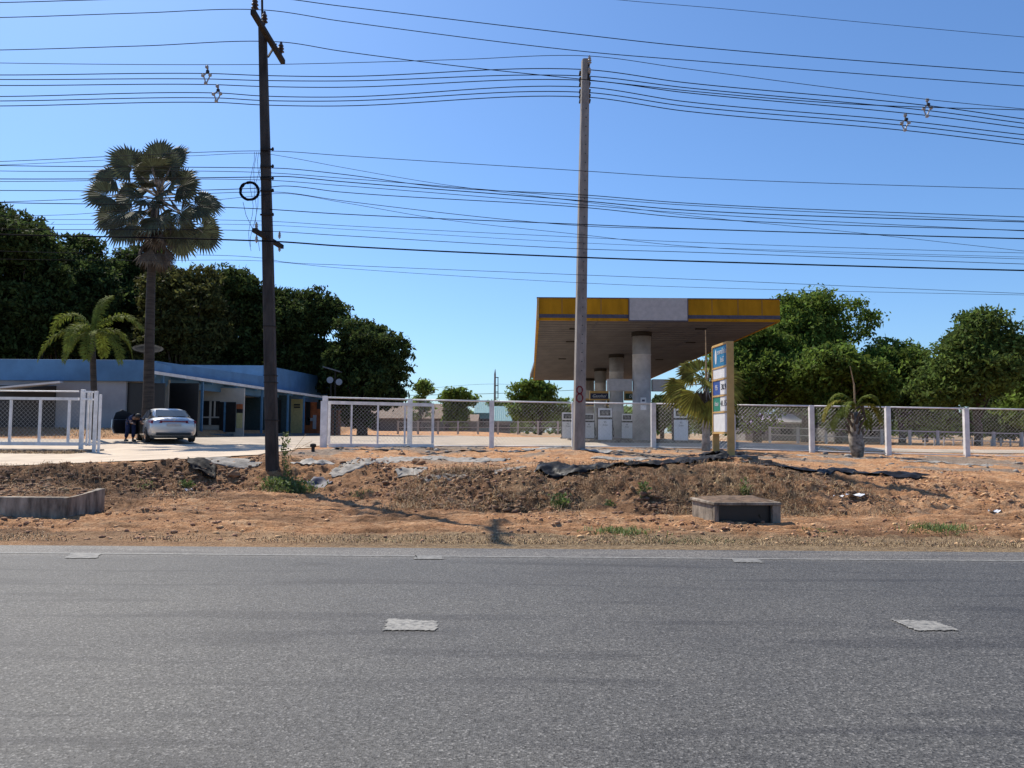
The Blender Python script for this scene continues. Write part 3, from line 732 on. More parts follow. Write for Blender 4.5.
sk = MB(); sk.tube([c1_, at(706, 356, Df), at(705.5, 330, Df)], [.05, .03, .012], 6); sk.build('bare_spear', m_straw, yp)
dk = MB()
for a in range(5):
    q = c1_+Vector((-.3+.12*a, -.1, -.2)); fan_leaf(dk, q, (-.35+.1*a, -.1, -1), (0, 1, .1), .95, 9, R(20), .05, .2)
dk.build('dead_leaves', m_dead, yp)
m_stubby = mat('stubby_trunk', (.42, .37, .31), .95, var=.45, scale=3, bump=1, bscale=12, stretch=(1.5, 1.5, 2))
# stubby palm on the right
Dk = 27.6; b2 = at(858, 457, Dk)
kp = empty('stubby_palm', (b2.x, Dk, b2.z), 'stubby palm with a swollen grey trunk and few drooping fronds', 'palm tree')
tb = MB(); tb.tube([b2-Vector((0, 0, .1)), at(857, 446, Dk), at(855.5, 436, Dk), at(855, 424, Dk), at(855, 412, Dk)], [.17, .26, .24, .15, .11], 14); tb.build('trunk', m_stubby, kp, smooth=True)
bo = MB(); random.seed(6)
for i in range(26):
    a = i*2.39996; zz = .5+.85*(i/26); d = Vector((math.cos(a), math.sin(a), 1.4)).normalized(); q = Vector((b2.x-.08, Dk, b2.z+zz+.2))+Vector((math.cos(a), math.sin(a), 0))*.16
    bo.tube([q, q+d*.3], [.05, .02], 5)
bo.build('leaf_bases', m_dead, kp)
cc = at(855, 409, Dk)
for a, e, L, dr in [(R(180), 48, 1.75, 2.1), (R(195), 22, 1.5, 2.0), (R(5), 42, 1.45, 2.0), (R(-15), 70, 1.4, 2.3), (R(160), 70, 1.5, 2.2), (R(30), 20, 1.3, 2.2), (R(215), 55, 1.2, 2.4)]:
    fr = MB(); er = R(e)
    frond(fr, cc, (math.cos(a)*math.cos(er), math.sin(a)*math.cos(er), math.sin(er)), L, dr, .30, 70, .3, .022); fr.build('frond', m_fan2 if a in (R(180), R(5)) else m_feather, kp)
spb = MB(); spb.tube([cc, at(854, 385, Dk), at(850, 366, Dk)], [.045, .03, .012], 6); spb.build('bare_spear', m_straw, kp)
sp2 = MB(); sp2.tube([cc, at(862, 405, Dk), at(866, 420, Dk)], [.05, .07, .03], 6); sp2.build('dead_stalk', m_dead, kp)

# ------------------------------------------------------------------ left building
bd = empty('shop_building', (-17, 38.5, 1.1), 'low building with blue parapet and long awning behind the silver car', 'building')
A = at(143, 360, 38.5); Zp = A.z
Zb = at(100, 381, 38.5).z
mb = MB(); mb.box(-48, A.x, 38.5, 38.72, Zb, Zp); mb.box(A.x-.22, A.x, 38.72, 62, Zb, Zp-.02); mb.build('parapet', m_parapet, bd, bevel=.02)
mb = MB(); mb.box(-48, at(127, 400, 38.9).x, 38.75, 38.95, 1.3, Zb+.3); mb.build('front_wall', m_greywall, bd)
mb = MB(); mb.box(-48, A.x-.25, 39, 62, Zb-.05, Zb+.1); mb.build('roof', m_conc, bd)
# wing wall along the awning
XW = A.x+.15
wl = MB(); wl.box(XW-1.45, XW-1.25, 38.95, 62, 1.1, Zp-.5); wl.build('wing_wall', m_cream, bd)
wp = MB()
def slant(x0, y0, x1, y1, z0a, z1a, z0b, z1b, th=.18):
    return [(x0, y0, z0a), (x0+th, y0, z0a), (x1+th, y1, z0b), (x1, y1, z0b)], [(x0, y0, z1a), (x0+th, y0, z1a), (x1+th, y1, z1b), (x1, y1, z1b)]
a0 = at(153, 361, 40.4); a1 = at(266, 377, 53.3)
wp.hexa(*slant(a0.x, 40.4, a1.x, 53.3, Zb-.1, a0.z, Zb-.1, a1.z)); wp.build('wing_parapet', m_parapet, bd)
p0 = at(196, 365, 53.35); p1 = at(266, 365.5, 53.35)
mb = MB(); mb.box(p0.x-2, p1.x-.2, 53.35, 53.5, Zb, p0.z); mb.build('rear_parapet', m_parapet2, bd)
q0 = at(266, 365.5, 53.4); q1 = at(319, 376, 67.6)
mb = MB(); mb.hexa(*slant(q0.x-.18, 53.32, q1.x-.18, 67.6, Zb, q0.z, Zb, q1.z)); mb.build('wing_parapet', m_parapet, bd)
q2 = at(319, 387, 67.7); q3 = at(328, 395, 67.7)
mb = MB(); mb.box(q2.x-1.5, q3.x, 67.7, 67.9, q2.z-1.1, q2.z); mb.build('end_parapet', m_parapet, bd)
# awning
w0 = at(155, 371, 38.8); w1 = at(323, 396, 61.5)
aw = MB(); th = .16
aw.hexa([(w0.x-1.5, 38.8, w0.z+.05), (w0.x, 38.8, w0.z-th), (w1.x, 61.5, w1.z-th), (w1.x-2.2, 61.5, w1.z+.05)], [(w0.x-1.5, 38.8, w0.z+.15), (w0.x, 38.8, w0.z), (w1.x, 61.5, w1.z), (w1.x-2.2, 61.5, w1.z+.15)])
aw.build('awning', m_awning, bd)
bmn = MB()
for i in range(9):
    f = i/8; x = w0.x+(w1.x-w0.x)*f; y = 39.0+22.3*f; z = w0.z+(w1.z-w0.z)*f
    bmn.bar((x-.05, y, z-.24), (x-1.4, y, z-.1), .08, .12)
bmn.build('awning_rafters', m_bluepost, bd)
def awx(Y): return w0.x+(w1.x-w0.x)*(Y-38.8)/22.7
for px in (162, 202, 236, 262, 288, 304):
    # solve directly: (px-512)/F*Y = w0.x-.15+k(Y-36.5)
    k = (w1.x-w0.x)/22.7; Y = (w0.x-.15-k*38.8)/((px-512)/FPX-k)
    ps = MB(); ps.box(awx(Y)-.21, awx(Y)-.09, Y-.06, Y+.06, 1.4, w0.z-.12); ps.build('post', m_bluepost, bd)
pf = MB(); pf.hexa([(XW-1.3, 38.8, 1.05), (awx(38.8)+.05, 38.8, 1.05), (awx(62)+.05, 62, 1.05), (XW-1.3, 62, 1.05)], [(XW-1.3, 38.8, 1.38), (awx(38.8)+.05, 38.8, 1.38), (awx(62)+.05, 62, 1.38), (XW-1.3, 62, 1.38)])
pf.build('plinth', m_soffgrey, bd)
# panels set in the wing wall
xs_w = XW-1.24
def wallY(px): return xs_w/((px-512)/FPX)
def wpanel(name, pa, pb_, z0, z1, m, dx=.03, parent=bd):
    q = MB(); q.box(xs_w-.05, xs_w+dx, wallY(pa), wallY(pb_), z0, z1); return q.build(name, m, parent)
wpanel('doorway', 130.9, 139, 1.4, 4.0, m_dark)
# end section: cross walls facing the road, set between the wing wall and the awning edge
def fpanel(name, pa, pb_, ya, yb, D, m, th=.08, parent=bd):
    a = at(pa, ya, D); b_ = at(pb_, yb, D); q = MB(); q.box(a.x, b_.x, D, D+th, min(a.z, b_.z), max(a.z, b_.z)); return q.build(name, m, parent)
fpanel('bay_shade', 127, 141, 383, 436, 38.92, m_dark, .1)  # near-black panels here paint the shade under the awning
fpanel('bay_shade', 141, 163, 383, 437, 39.3, m_dark, .1)
fpanel('bay_shade', 167, 197, 383, 436, 41.5, m_dark, .1)
fpanel('wall_pier', 162, 167, 380, 437, 41.4, m_cream, .2)
wf = fpanel('shop_wall', 197, 243, 388, 438, 47, m_cream, .15)
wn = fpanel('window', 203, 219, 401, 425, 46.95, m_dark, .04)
fpanel('window_frame', 209.5, 210.7, 401, 425, 46.9, m_cream, .04, wn)
fpanel('window_frame', 214, 215, 401, 417, 46.9, m_cream, .04, wn)
fpanel('window_frame', 203, 219, 416.5, 418, 46.88, m_cream, .04, wn)
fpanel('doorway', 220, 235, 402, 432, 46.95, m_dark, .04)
fpanel('door_frame', 224, 225, 402, 432, 46.93, m_bluepost, .01)
ps_ = fpanel('poster', 236.5, 242, 413, 428, 46.94, m_yposter, .04)
fpanel('poster_header', 236.5, 242.5, 404, 409, 46.94, m_orange, .04)
fpanel('poster_panel', 236.5, 242.5, 409, 413, 46.94, m_dark, .04)
fpanel('shutter', 245, 290, 395, 434, 56.5, m_teald, .1)
fpanel('shutter', 279, 280.5, 400, 434, 56.4, m_dark, .04)
yd = fpanel('yellow_door', 290, 303, 399, 433, 59, m_yposter, .1)
fpanel('notice', 294, 300, 404, 405.5, 58.93, m_dtext, .04, yd); fpanel('notice', 294, 300, 406.5, 408, 58.93, m_dtext, .04, yd)
ob = fpanel('orange_shopfront', 303, 321, 402, 435, 61.3, m_orange, .1)
fpanel('shelf', 306, 310, 402, 425, 61.22, m_dark, .04, ob); fpanel('shelf', 313, 316, 415, 429, 61.22, m_greywall, .04, ob); fpanel('shelf', 317, 322, 402, 409, 61.22, m_dark, .04, ob)
fpanel('shelf', 308, 313, 418, 421, 61.22, m_greywall, .04, ob)
# carport at far left
cp = MB(); c_a = at(0, 392, 36); c_b = at(60, 381, 38)
cp.hexa([(-26, 35, at(0, 394, 35).z), (at(60, 382, 36).x, 36, at(60, 383, 36).z), (at(60, 382, 38).x, 38.3, at(60, 383, 38).z), (-26, 38.3, at(0, 392, 38).z)],
        [(-26, 35, at(0, 392.5, 35).z), (at(60, 382, 36).x, 36, at(60, 381, 36).z), (at(60, 382, 38).x, 38.3, at(60, 381, 38).z), (-26, 38.3, at(0, 390, 38).z)])
cp.build('carport_roof', m_awning, bd)
fpanel('carport_shade', -40, 54, 385, 431, 38.7, m_dark, .04)  # near-black sheet paints the shade beneath the carport roof

# satellite dish
Dd = 39.4; dc = at(148, 351, Dd)
dsh = empty('satellite_dish', (dc.x, Dd, Zp), 'large dark mesh satellite dish on the blue parapet', 'satellite dish')
V = []; Fs = []
nr, na = 5, 24; ax = Vector((.15, -.35, .93)).normalized(); e1 = ax.cross(Vector((0, 1, 0))).normalized(); e2 = ax.cross(e1)
for i in range(nr+1):
    for k in range(na):
        r_ = .74*i/nr; V.append(dc+(e1*math.cos(k/na*6.2832)+e2*math.sin(k/na*6.2832))*r_+ax*(.45*(r_/.74)**2*.5-.1))
for i in range(nr):
    for k in range(na): a = i*na+k; b_ = i*na+(k+1) % na; Fs.append((a, b_, b_+na, a+na))
mb = MB(); mb.add(V, Fs); o = mb.build('dish', mat('dark_mesh_dish', (.035, .035, .035), .95, spec=.05), dsh, smooth=True); sm = o.modifiers.new('s', 'SOLIDIFY'); sm.thickness = .02
mb = MB(); mb.tube([(dc.x, Dd, Zp-.6), dc-ax*.1], .035, 8); mb.build('mast', m_steel, dsh)
mb = MB(); mb.tube([dc-ax*.1, dc+ax*.5], .015, 6)
for k in range(3): mb.tube([dc+ax*.5, dc+(e1*math.cos(k*2.1)+e2*math.sin(k*2.1))*.72+ax*.12], .01, 5)
mb.build('feed_arm', m_steel, dsh)

# floodlights on frame at the building's end
Dl = 63; fl = empty('floodlight_frame', (at(334, 396, Dl).x, Dl, 1.1), 'small roofed frame with two round lamps above the end of the awning', 'lights')
mb = MB(); mb.bar((at(331, 400, Dl).x, Dl, 1.1), at(331, 384, Dl), .12); mb.bar((at(335.5, 400, Dl).x, Dl, 1.1), at(335.5, 370, Dl), .12); mb.build('frame', m_steel, fl)
mb = MB(); mb.bar(at(324, 367, Dl), at(341, 372, Dl), .9, .1); mb.build('cover', m_shed, fl)
for px, py in ((330, 380), (339, 382)):
    mb = MB(); c = at(px, py, Dl-.2); mb.tube([c+Vector((0, .3, 0)), c+Vector((0, .1, 0)), c], [.08, .2, .27], 14); mb.build('lamp', m_greywall, fl, smooth=False)

# ------------------------------------------------------------------ petrol station canopy
K = .024
def cx(X, Y): return X+K*(Y-34)
Zs = 6.6; Y0, Y1 = 34.0, 73.5; XL, XR = at(537, 318, Y0).x, at(780, 318, Y0).x
Zt = at(600, 298.5, Y0).z
cn = empty('petrol_station_canopy', (6.4, 38, 1.1), 'abandoned petrol station canopy with a yellow fascia on thick round columns', 'canopy')
mb = MB(); mb.hexa([(XL+.1, Y0+.1, Zs), (XR-.1, Y0+.1, Zs), (cx(XR, Y1)-.1, Y1-.1, Zs), (cx(XL, Y1)+.1, Y1-.1, Zs)], [(XL+.1, Y0+.1, Zs+.12), (XR-.1, Y0+.1, Zs+.12), (cx(XR, Y1)-.1, Y1-.1, Zs+.12), (cx(XL, Y1)+.1, Y1-.1, Zs+.12)])
mb.build('soffit', m_soffit, cn)
def fascia(x0, y0, x1, y1, z0, z1, th, name, m):
    a = Vector((x0, y0, 0)); b_ = Vector((x1, y1, 0)); n = (b_-a).normalized().cross(Vector((0, 0, 1)))*th
    q = MB(); q.hexa([(a.x, a.y, z0), (b_.x, b_.y, z0), (b_.x-n.x, b_.y-n.y, z0), (a.x-n.x, a.y-n.y, z0)], [(a.x, a.y, z1), (b_.x, b_.y, z1), (b_.x-n.x, b_.y-n.y, z1), (a.x-n.x, a.y-n.y, z1)])
    return q.build(name, m, cn)
xlb, xrb = cx(XL, Y1), cx(XR, Y1)
for (a, b_) in (((XL, Y0), (XR, Y0)), ((XR, Y0), (xrb, Y1)), ((xrb, Y1), (xlb, Y1)), ((xlb, Y1), (XL, Y0))):
    f = fascia(*a, *b_, Zs-.02, Zt, .1, 'fascia', m_yellow)
    a_ = Vector((*a, 0)); bb_ = Vector((*b_, 0)); n = (bb_-a_).normalized().cross(Vector((0, 0, 1)))*.012
    q = MB(); z0, z1 = Zs+.1, Zs+.26
    q.hexa([(a_.x+n.x, a_.y+n.y, z0), (bb_.x+n.x, bb_.y+n.y, z0), (bb_.x-n.x*.2, bb_.y-n.y*.2, z0), (a_.x-n.x*.2, a_.y-n.y*.2, z0)], [(a_.x+n.x, a_.y+n.y, z1), (bb_.x+n.x, bb_.y+n.y, z1), (bb_.x-n.x*.2, bb_.y-n.y*.2, z1), (a_.x-n.x*.2, a_.y-n.y*.2, z1)])
    q.build('stripe', m_greyband, f)
q = MB(); q.box(XL-.02, XR+.02, Y0-.03, Y0+.14, Zt, Zt+.04); q.build('fascia_cap', m_greyband, cn)
q = MB(); q.box(XL-.012, XL+.08, Y0-.04, Y0-.003, Zs-.02, Zt-.001); q.build('sunlit_edge', m_ochre, cn)  # brighter strip paints the sunlit left edge of the fascia
q = MB(); q.box(at(629, 310, Y0).x, at(687, 310, Y0).x, Y0-.1, Y0-.015, Zs+.0, Zt+.02); pnl = q.build('blank_sign_panel', m_panel, cn, bevel=.01)
q = MB(); xa, xb = at(629, 310, Y0).x, at(687, 310, Y0).x
for a, b_, c_, d_ in ((xa-.03, xb+.03, Zs-.04, Zs-.002), (xa-.03, xa-.002, Zs, Zt+.02), (xb+.002, xb+.03, Zs, Zt+.02)): q.box(a, b_, Y0-.11, Y0-.015, c_, d_)
q.build('panel_frame', m_greyband, pnl)
q = MB()
for i in range(46):
    y = Y0+.5+i*.85; q.box(cx(XL, y)+.12, cx(XR, y)-.12, y-.012, y+.012, Zs-.012, Zs-.002)
for f in (.25, .5, .75):
    xa_ = XL+(XR-XL)*f; q.hexa([(xa_, Y0+.2, Zs-.02), (xa_+.03, Y0+.2, Zs-.02), (cx(xa_, Y1-.2)+.03, Y1-.2, Zs-.02), (cx(xa_, Y1-.2), Y1-.2, Zs-.02)], [(xa_, Y0+.2, Zs-.013), (xa_+.03, Y0+.2, Zs-.013), (cx(xa_, Y1-.2)+.03, Y1-.2, Zs-.013), (cx(xa_, Y1-.2), Y1-.2, Zs-.013)])
q.build('soffit_seams', m_greyband, cn)
for px in (562, 601, 712, 738, 762): q = MB(); x = at(px, 310, Y0).x; q.box(x-.008, x+.008, Y0-.006, Y0-.0015, Zs+.27, Zt-.01); q.build('fascia_seam', m_greyband, cn)
q = MB(); q.box(cx(XL, Y0)+.6, cx(XR, Y0)-.6, Y0+.5, Y1-.6, Zs+.2, Zs+.5); q.build('roof_deck', m_shed, cn)
for (X, Y) in ((3.2, 42), (3.4, 52), (9.8, 42), (10, 52), (9.0, 36.5), (3.0, 36.8)):
    q = MB(); q.box(X-.25, X+.25, Y-.12, Y+.12, Zs-.05, Zs-.003); q.build('soffit_light', m_steel, cn)
for Y in (38, 49, 60, 71):
    X = 6.43+.022*(Y-38)
    q = MB(); q.lathe((X, Y, 1.08), [(.455, 0), (.455, 1.9), (.462, 1.905), (.462, 1.93), (.452, 1.935), (.452, 4.35), (.47, 4.36), (.47, 4.42), (.452, 4.43), (.452, 5.3)], 36)
    c = q.build('column', m_column, cn, smooth=False)
    for p in c.data.polygons: p.use_smooth = abs(p.normal.z) < .5 and len(p.vertices) == 4
    q = MB(); q.lathe((X, Y, 1.1+5.28), [(.5, 0), (.5, .2)], 36); q.build('capital', m_steel, c)
    for s_, mm in ((-1, m_panel), (1, m_panel)):
        x0 = X+s_*.5; x1 = X+s_*1.72
        q = MB(); q.box(min(x0, x1), max(x0, x1), Y-.2, Y+.2, 3.66, 4.25)
        bx_ = q.build('header_light_box', m_ochre if Y > 40 else m_signwhite if False else (m_panel if Y < 40 else m_ochre), cn, bevel=.02)
        if Y > 40:
            q = MB(); q.box(min(x0, x1)+.04, max(x0, x1)-.04, Y-.215, Y-.202, 3.74, 4.1); q.build('name_panel', m_navy if s_ < 0 else m_dgreen, bx_)
            if Y == 49:
                lettering('Gasohol' if s_ < 0 else 'Diesel', .27, ((x0+x1)/2, Y-.222, 3.92), (1, 0, 0), m_text, bx_, shear=.3, sx=.95)
    if Y == 38:
        q = MB(); q.box(X-.14, X+.14, Y-.475, Y-.46, 3.05, 3.33); nb = q.build('notice', m_signwhite, c)
        q = MB(); q.box(X-.07, X+.07, Y-.485, Y-.477, 3.13, 3.23); q.build('notice_print', m_greyband, nb)
        q = MB(); q.box(X-.14, X+.14, Y-.475, Y-.46, 2.72, 2.96); q.build('notice', m_signwhite, c)
# islands
for Y in (38, 49, 60):
    X = 6.43+.022*(Y-38)
    isl = MB(); isl.box(X-3.1, X+3.1, Y-.6, Y+.6, 1.05, 1.25); tag(isl.build('pump_island', m_conc, bevel=.03), {38: 'nearest raised concrete kerb island under the canopy', 49: 'second concrete kerb island under the canopy', 60: 'farthest concrete kerb island under the canopy'}[Y], 'island', 'pump islands under the canopy')
# pumps
def pump(X, Y, label, head=True):
    r = empty('fuel_pump', (X, Y, 1.25), label, 'fuel pump', 'fuel pumps under the canopy')
    q = MB(); q.box(-.34, .34, -.24, .24, 0.0, 1.0); bd_ = q.build('body', m_signwhite, r, local=True, bevel=.015)
    q = MB(); q.box(-.36, -.345, -.22, .22, 0, 1.55); q.box(.345, .36, -.22, .22, 0, 1.55); q.build('side_frame', m_steel, r, local=True)
    q = MB(); q.box(-.30, .30, -.2, .2, 1.0, 1.1); q.build('neck', m_steel, r, local=True)
    q = MB(); q.box(-.34, .34, -.24, .24, 1.1, 1.55); hd = q.build('head', m_signwhite, r, local=True, bevel=.015)
    q = MB(); q.box(-.26, .26, -.255, -.242, 1.18, 1.46); q.build('display', m_dark, hd, local=True)
    q = MB()
    for s_ in (-.17, .02): q.box(s_, s_+.14, -.262, -.256, 1.24, 1.4)
    q.build('readout', m_shed, hd, local=True)
    me = text_mesh('ดีเซล', .12, .003)
    for v in me.vertices: a, b_, c = v.co; v.co = (a, -.25-c, b_+.72)
    me.materials.clear(); me.materials.append(m_dtext); o = bpy.data.objects.new('lettering', me); COL.objects.link(o); o.parent = bd_
    me = text_mesh('95', .14, .003)
    for v in me.vertices: a, b_, c = v.co; v.co = (a, -.25-c, b_+.86)
    me.materials.clear(); me.materials.append(m_dtext); o = bpy.data.objects.new('lettering', me); COL.objects.link(o); o.parent = bd_
    q = MB(); q.box(.361, .42, -.06, .06, .7, .95); q.build('nozzle', m_dark, r, local=True)
    q = MB(); q.tube([(.4, 0, .75), (.47, 0, .4), (.45, -.05, .12), (.4, 0, .3), (.37, 0, 1.2)], .018, 6); q.build('hose', m_cable, r, local=True)
    return r
P0_ = pump(at(604.5, 430, 37.9).x, 37.9, 'white fuel pump between the concrete pole and the nearest column')
def pcopy(X, Y, label):
    c = copy_tree(P0_); c.location = (X, Y, 1.25); c['label'] = label; return c
pcopy(at(680, 430, 37.9).x, 37.9, 'white fuel pump right of the nearest column, beside the small fan palm')
pcopy(at(588.5, 430, 48.8).x, 48.8, 'fuel pump half hidden behind the right side of the concrete pole')
pcopy(at(626.5, 430, 48.8).x, 48.8, 'fuel pump close to the left of the nearest column, in its shade')
pcopy(at(567.5, 430, 46.5).x, 46.5, 'leftmost fuel pump, left of the concrete pole')

# ------------------------------------------------------------------ price board
sgn = empty('price_board', (5.75, 20.2, .95), 'tall fuel price board in an ochre frame standing edge on beside the small fan palm', 'price sign')
DN = 20.0; DF = 21.25
n0 = at(728, 457, DN); n1 = at(735, 457, DN); tn = at(731, 341, DN).z
fz = at(714, 451.5, DF); tf_ = at(712, 347, DF).z
XA = n0.x; xF = at(712.0, 400, DF).x
axis_ = (Vector((xF, DF, 0))-Vector((XA, DN, 0)))
ud = axis_.normalized(); thk = n1.x-n0.x
nside = Vector((1, 0, 0))
def sbox(s0, s1, z0, z1, d0, d1):
    """s along the board from near (0) to far, d depth from left face to the right"""
    P_ = []
    for z in (z0, z1):
        for s_, d in ((s0, d0), (s1, d0), (s1, d1), (s0, d1)):
            p = Vector((XA, DN, 0))+ud*s_+nside*d; P_.append((p.x, p.y, z))
    q = MB(); q.hexa(P_[:4], P_[4:]); return q
LS = axis_.length; zt = tn
sbox(0, .06, n0.z-.25, zt, 0, thk).build('post', m_ochre, sgn, bevel=.008)
sbox(LS-.05, LS, fz.z-.35, zt-.02, 0, thk).build('post', m_ochre, sgn, bevel=.008)
sbox(.06, LS-.05, zt-.06, zt-.003, 0, thk).build('top_rail', m_ochre, sgn)
zlow = at(720, 432, 20.6).z
sbox(.06, LS-.05, zlow-.05, zlow, 0, thk).build('bottom_rail', m_ochre, sgn)
HH = zt-.06-zlow
core = sbox(.061, LS-.051, zlow+.001, zt-.061, .03, thk-.04).build('board', m_signwhite, sgn)
def zr(f): return zlow+HH*f
rows = [(.76, 1.0, 'blue'), (.62, .745, 'white'), (.43, .60, 'deep'), (.24, .41, 'green'), (.0, .22, 'white')]
for a, b_, kd in rows:
    if kd == 'blue':
        p = sbox(.064, LS-.054, zr(a)+.01, zr(b_)-.01, .02, .029).build('header_panel', m_blue, sgn)
        for s_, z, tx in ((.45, .925, 'ราคาน้ำมัน'), (.45, .83, 'วันนี้')):
            pp = Vector((XA, DN, zr(z)))+ud*s_+nside*.016
            lettering(tx, .17, pp, -ud, m_text, p)
        q = MB(); c = Vector((XA, DN, zr(.88)))+ud*(LS-.3)+nside*.015
        ring = [(c+ud*(.07*math.cos(k/16*6.283))+Vector((0, 0, .2*math.sin(k/16*6.283)))) for k in range(16)]
        q.add(ring+[r+nside*.004 for r in ring], [tuple(range(16)), tuple(range(31, 15, -1))]+[(k, (k+1) % 16, 16+(k+1) % 16, 16+k) for k in range(16)]); q.build('drop_emblem', m_text, p)
    elif kd in ('deep', 'green'):
        p = sbox(LS*.5, LS-.054, zr(a)+.01, zr(b_)-.01, .02, .029).build('fuel_panel', m_blue2 if kd == 'deep' else m_green, sgn)
        pp = Vector((XA, DN, zr((a+b_)/2)))+ud*(LS*.73)+nside*.016
        lettering('95' if kd == 'deep' else 'ดีเซล', .2 if kd == 'deep' else .15, pp, -ud, m_text, p)
        pr = sbox(.064, LS*.5-.005, zr(a)+.01, zr(b_)-.01, .02, .029).build('price_panel', m_signwhite, sgn)
        pp = Vector((XA, DN, zr((a+b_)/2)))+ud*(LS*.28)+nside*.016
        lettering('30.9' if kd == 'deep' else '41.15', .22, pp, -ud, m_dtext, pr)
    else:
        sbox(.064, LS-.054, zr(a)+.01, zr(b_)-.01, .02, .029).build('blank_panel', m_signwhite, sgn)
for a in (.75, .61, .42, .23):
    sbox(.063, LS-.053, zr(a)-.022, zr(a)+.012, .003, .035).build('cross_rail', m_ochre, sgn)
fb_ = MB(); fb_.box(5.45, 6.3, 19.75, 20.3, .7, float(base_z(5.8, 20))+.06, .15); tag(fb_.build('footing_slab', m_conc), 'low concrete slab at the foot of the price board', 'concrete slab')

# ------------------------------------------------------------------ utility poles
def tapered(pts, ws, parent, name, m, cleft=0.0):
    q = MB(); rings = []
    for p, (wx, wy) in zip(pts, ws):
        c = .12; cl = cleft*wx
        rings.append([(p.x-wx/2+wx*c+cl, p.y-wy/2, p.z), (p.x+wx/2-wx*c, p.y-wy/2, p.z), (p.x+wx/2, p.y-wy/2+wy*c, p.z), (p.x+wx/2, p.y+wy/2-wy*c, p.z), (p.x+wx/2-wx*c, p.y+wy/2, p.z), (p.x-wx/2+wx*c, p.y+wy/2, p.z), (p.x-wx/2, p.y+wy/2-wy*c, p.z), (p.x-wx/2+cl*.75, p.y-wy/2+wy*c, p.z)])
    vs = [v for r in rings for v in r]; fs = [tuple(range(8))[::-1], tuple(8*(len(rings)-1)+k for k in range(8))]
    for i in range(len(rings)-1):
        for k in range(8): fs.append((i*8+k, i*8+(k+1) % 8, i*8+8+(k+1) % 8, i*8+8+k))
    q.add(vs, fs); return q.build(name, m, parent)
def insulator(c, h, r, m, parent, name='insulator'):
    q = MB(); q.lathe(c, [(r*.35, -h*.5), (r*.35, -h*.35), (r, -h*.3), (r*.5, -h*.12), (r*.95, -h*.05), (r*.5, .1*h), (r*.8, .17*h), (r*.45, .32*h), (r*.3, h*.5)], 10); return q.build(name, m, parent)
YP1 = 19.00; base1 = at(273.5, 487, YP1)
pl1 = empty('utility_pole', (base1.x, YP1, base1.z), 'old dark utility pole leaning left with weeds at its foot', 'utility pole', 'utility poles along the road')
top1 = at(262.5, 28, YP1)
b1_ = base1-Vector((0, 0, .4))
tapered([b1_, base1.lerp(top1, .5), top1], [(.29, .25), (.245, .22), (.18, .175)], pl1, 'shaft', m_darkpole)
q = MB()
for f in (.02, .14, .22, .235, .34): 
    p = base1.lerp(top1, f); wv = .152-.053*f; q.box(p.x-wv-.004, p.x+wv+.004, p.y-wv*.9-.004, p.y+wv*.9+.004, p.z, p.z+.022)
q.build('straps', m_steel, pl1)
an, af = at(253, 12, 17.66), at(283, 62, 20.11)
q = MB(); q.bar(an, af, .12, .11); q.build('cross_arm', m_steel, pl1)
q = MB(); q.bar(at(268, 57, 19.17), at(276, 44, 19.76), .04, .04); q.build('arm_brace', m_steel, pl1)
insulator(at(255, 4, 17.78), .36, .09, m_darkporc, pl1); insulator(at(264.5, 18, 18.59), .34, .085, m_darkporc, pl1); insulator(at(281, 48, 19.93), .34, .09, m_darkporc, pl1)
q = MB(); q.tube([at(262.5, 28, YP1), at(262, -4, YP1)], .03, 6); q.build('top_rod', m_steel, pl1)
la, lb_ = at(254, 230, 18.30), at(282, 247, 19.70)
q = MB(); q.bar(la, lb_, .1, .1); q.build('lower_arm', m_steel, pl1)
for px, py, D_ in ((256.5, 231, 18.42), (279.5, 240, 19.58)):
    insulator(at(px, py-5, D_), .2, .045, m_porc, pl1)
    insulator(at(px, py+8, D_), .2, .045, m_porc, pl1)
for yy in (151, 168, 180, 192, 216):
    q = MB(); p = at(268.5, yy, YP1); q.box(p.x-.17, p.x+.17, p.y-.13, p.y-.1, p.z-.02, p.z+.02); q.lathe((p.x+.15, p.y-.14, p.z), [(.02, -.04), (.035, 0), (.02, .04)], 8); q.build('cable_bracket', m_steel, pl1)
coil = MB(); cc_ = at(249.5, 191, 18.71)
for rr in (.205, .225, .24):
    pts = [cc_+Vector((math.cos(k/28*6.2832)*rr, random.uniform(-.03, .03), math.sin(k/28*6.2832)*rr*.97)) for k in range(29)]
    coil.tube(pts, .017, 6, cap=False)
tag(coil.build('cable_coil', m_cable, smooth=True), 'round coil of spare black cable hanging beside the old pole', 'cable coil')
dg_ = MB()
for s_ in range(4):
    x0 = random.uniform(246, 262); pts = []
    for k in range(12):
        pts.append(at(x0+2*math.sin(k*1.1+s_)+(s_-1.5)*k*.5, 152+k*(9 if s_ else 8.6), 18.79))
    dg_.tube(pts, .005, 4)
dg_.tube([at(243, 202, 18.77), at(246, 215, 18.77), at(253, 230, 18.77)], .006, 4)
dg_.build('loose_wires', m_cable2, pl1)

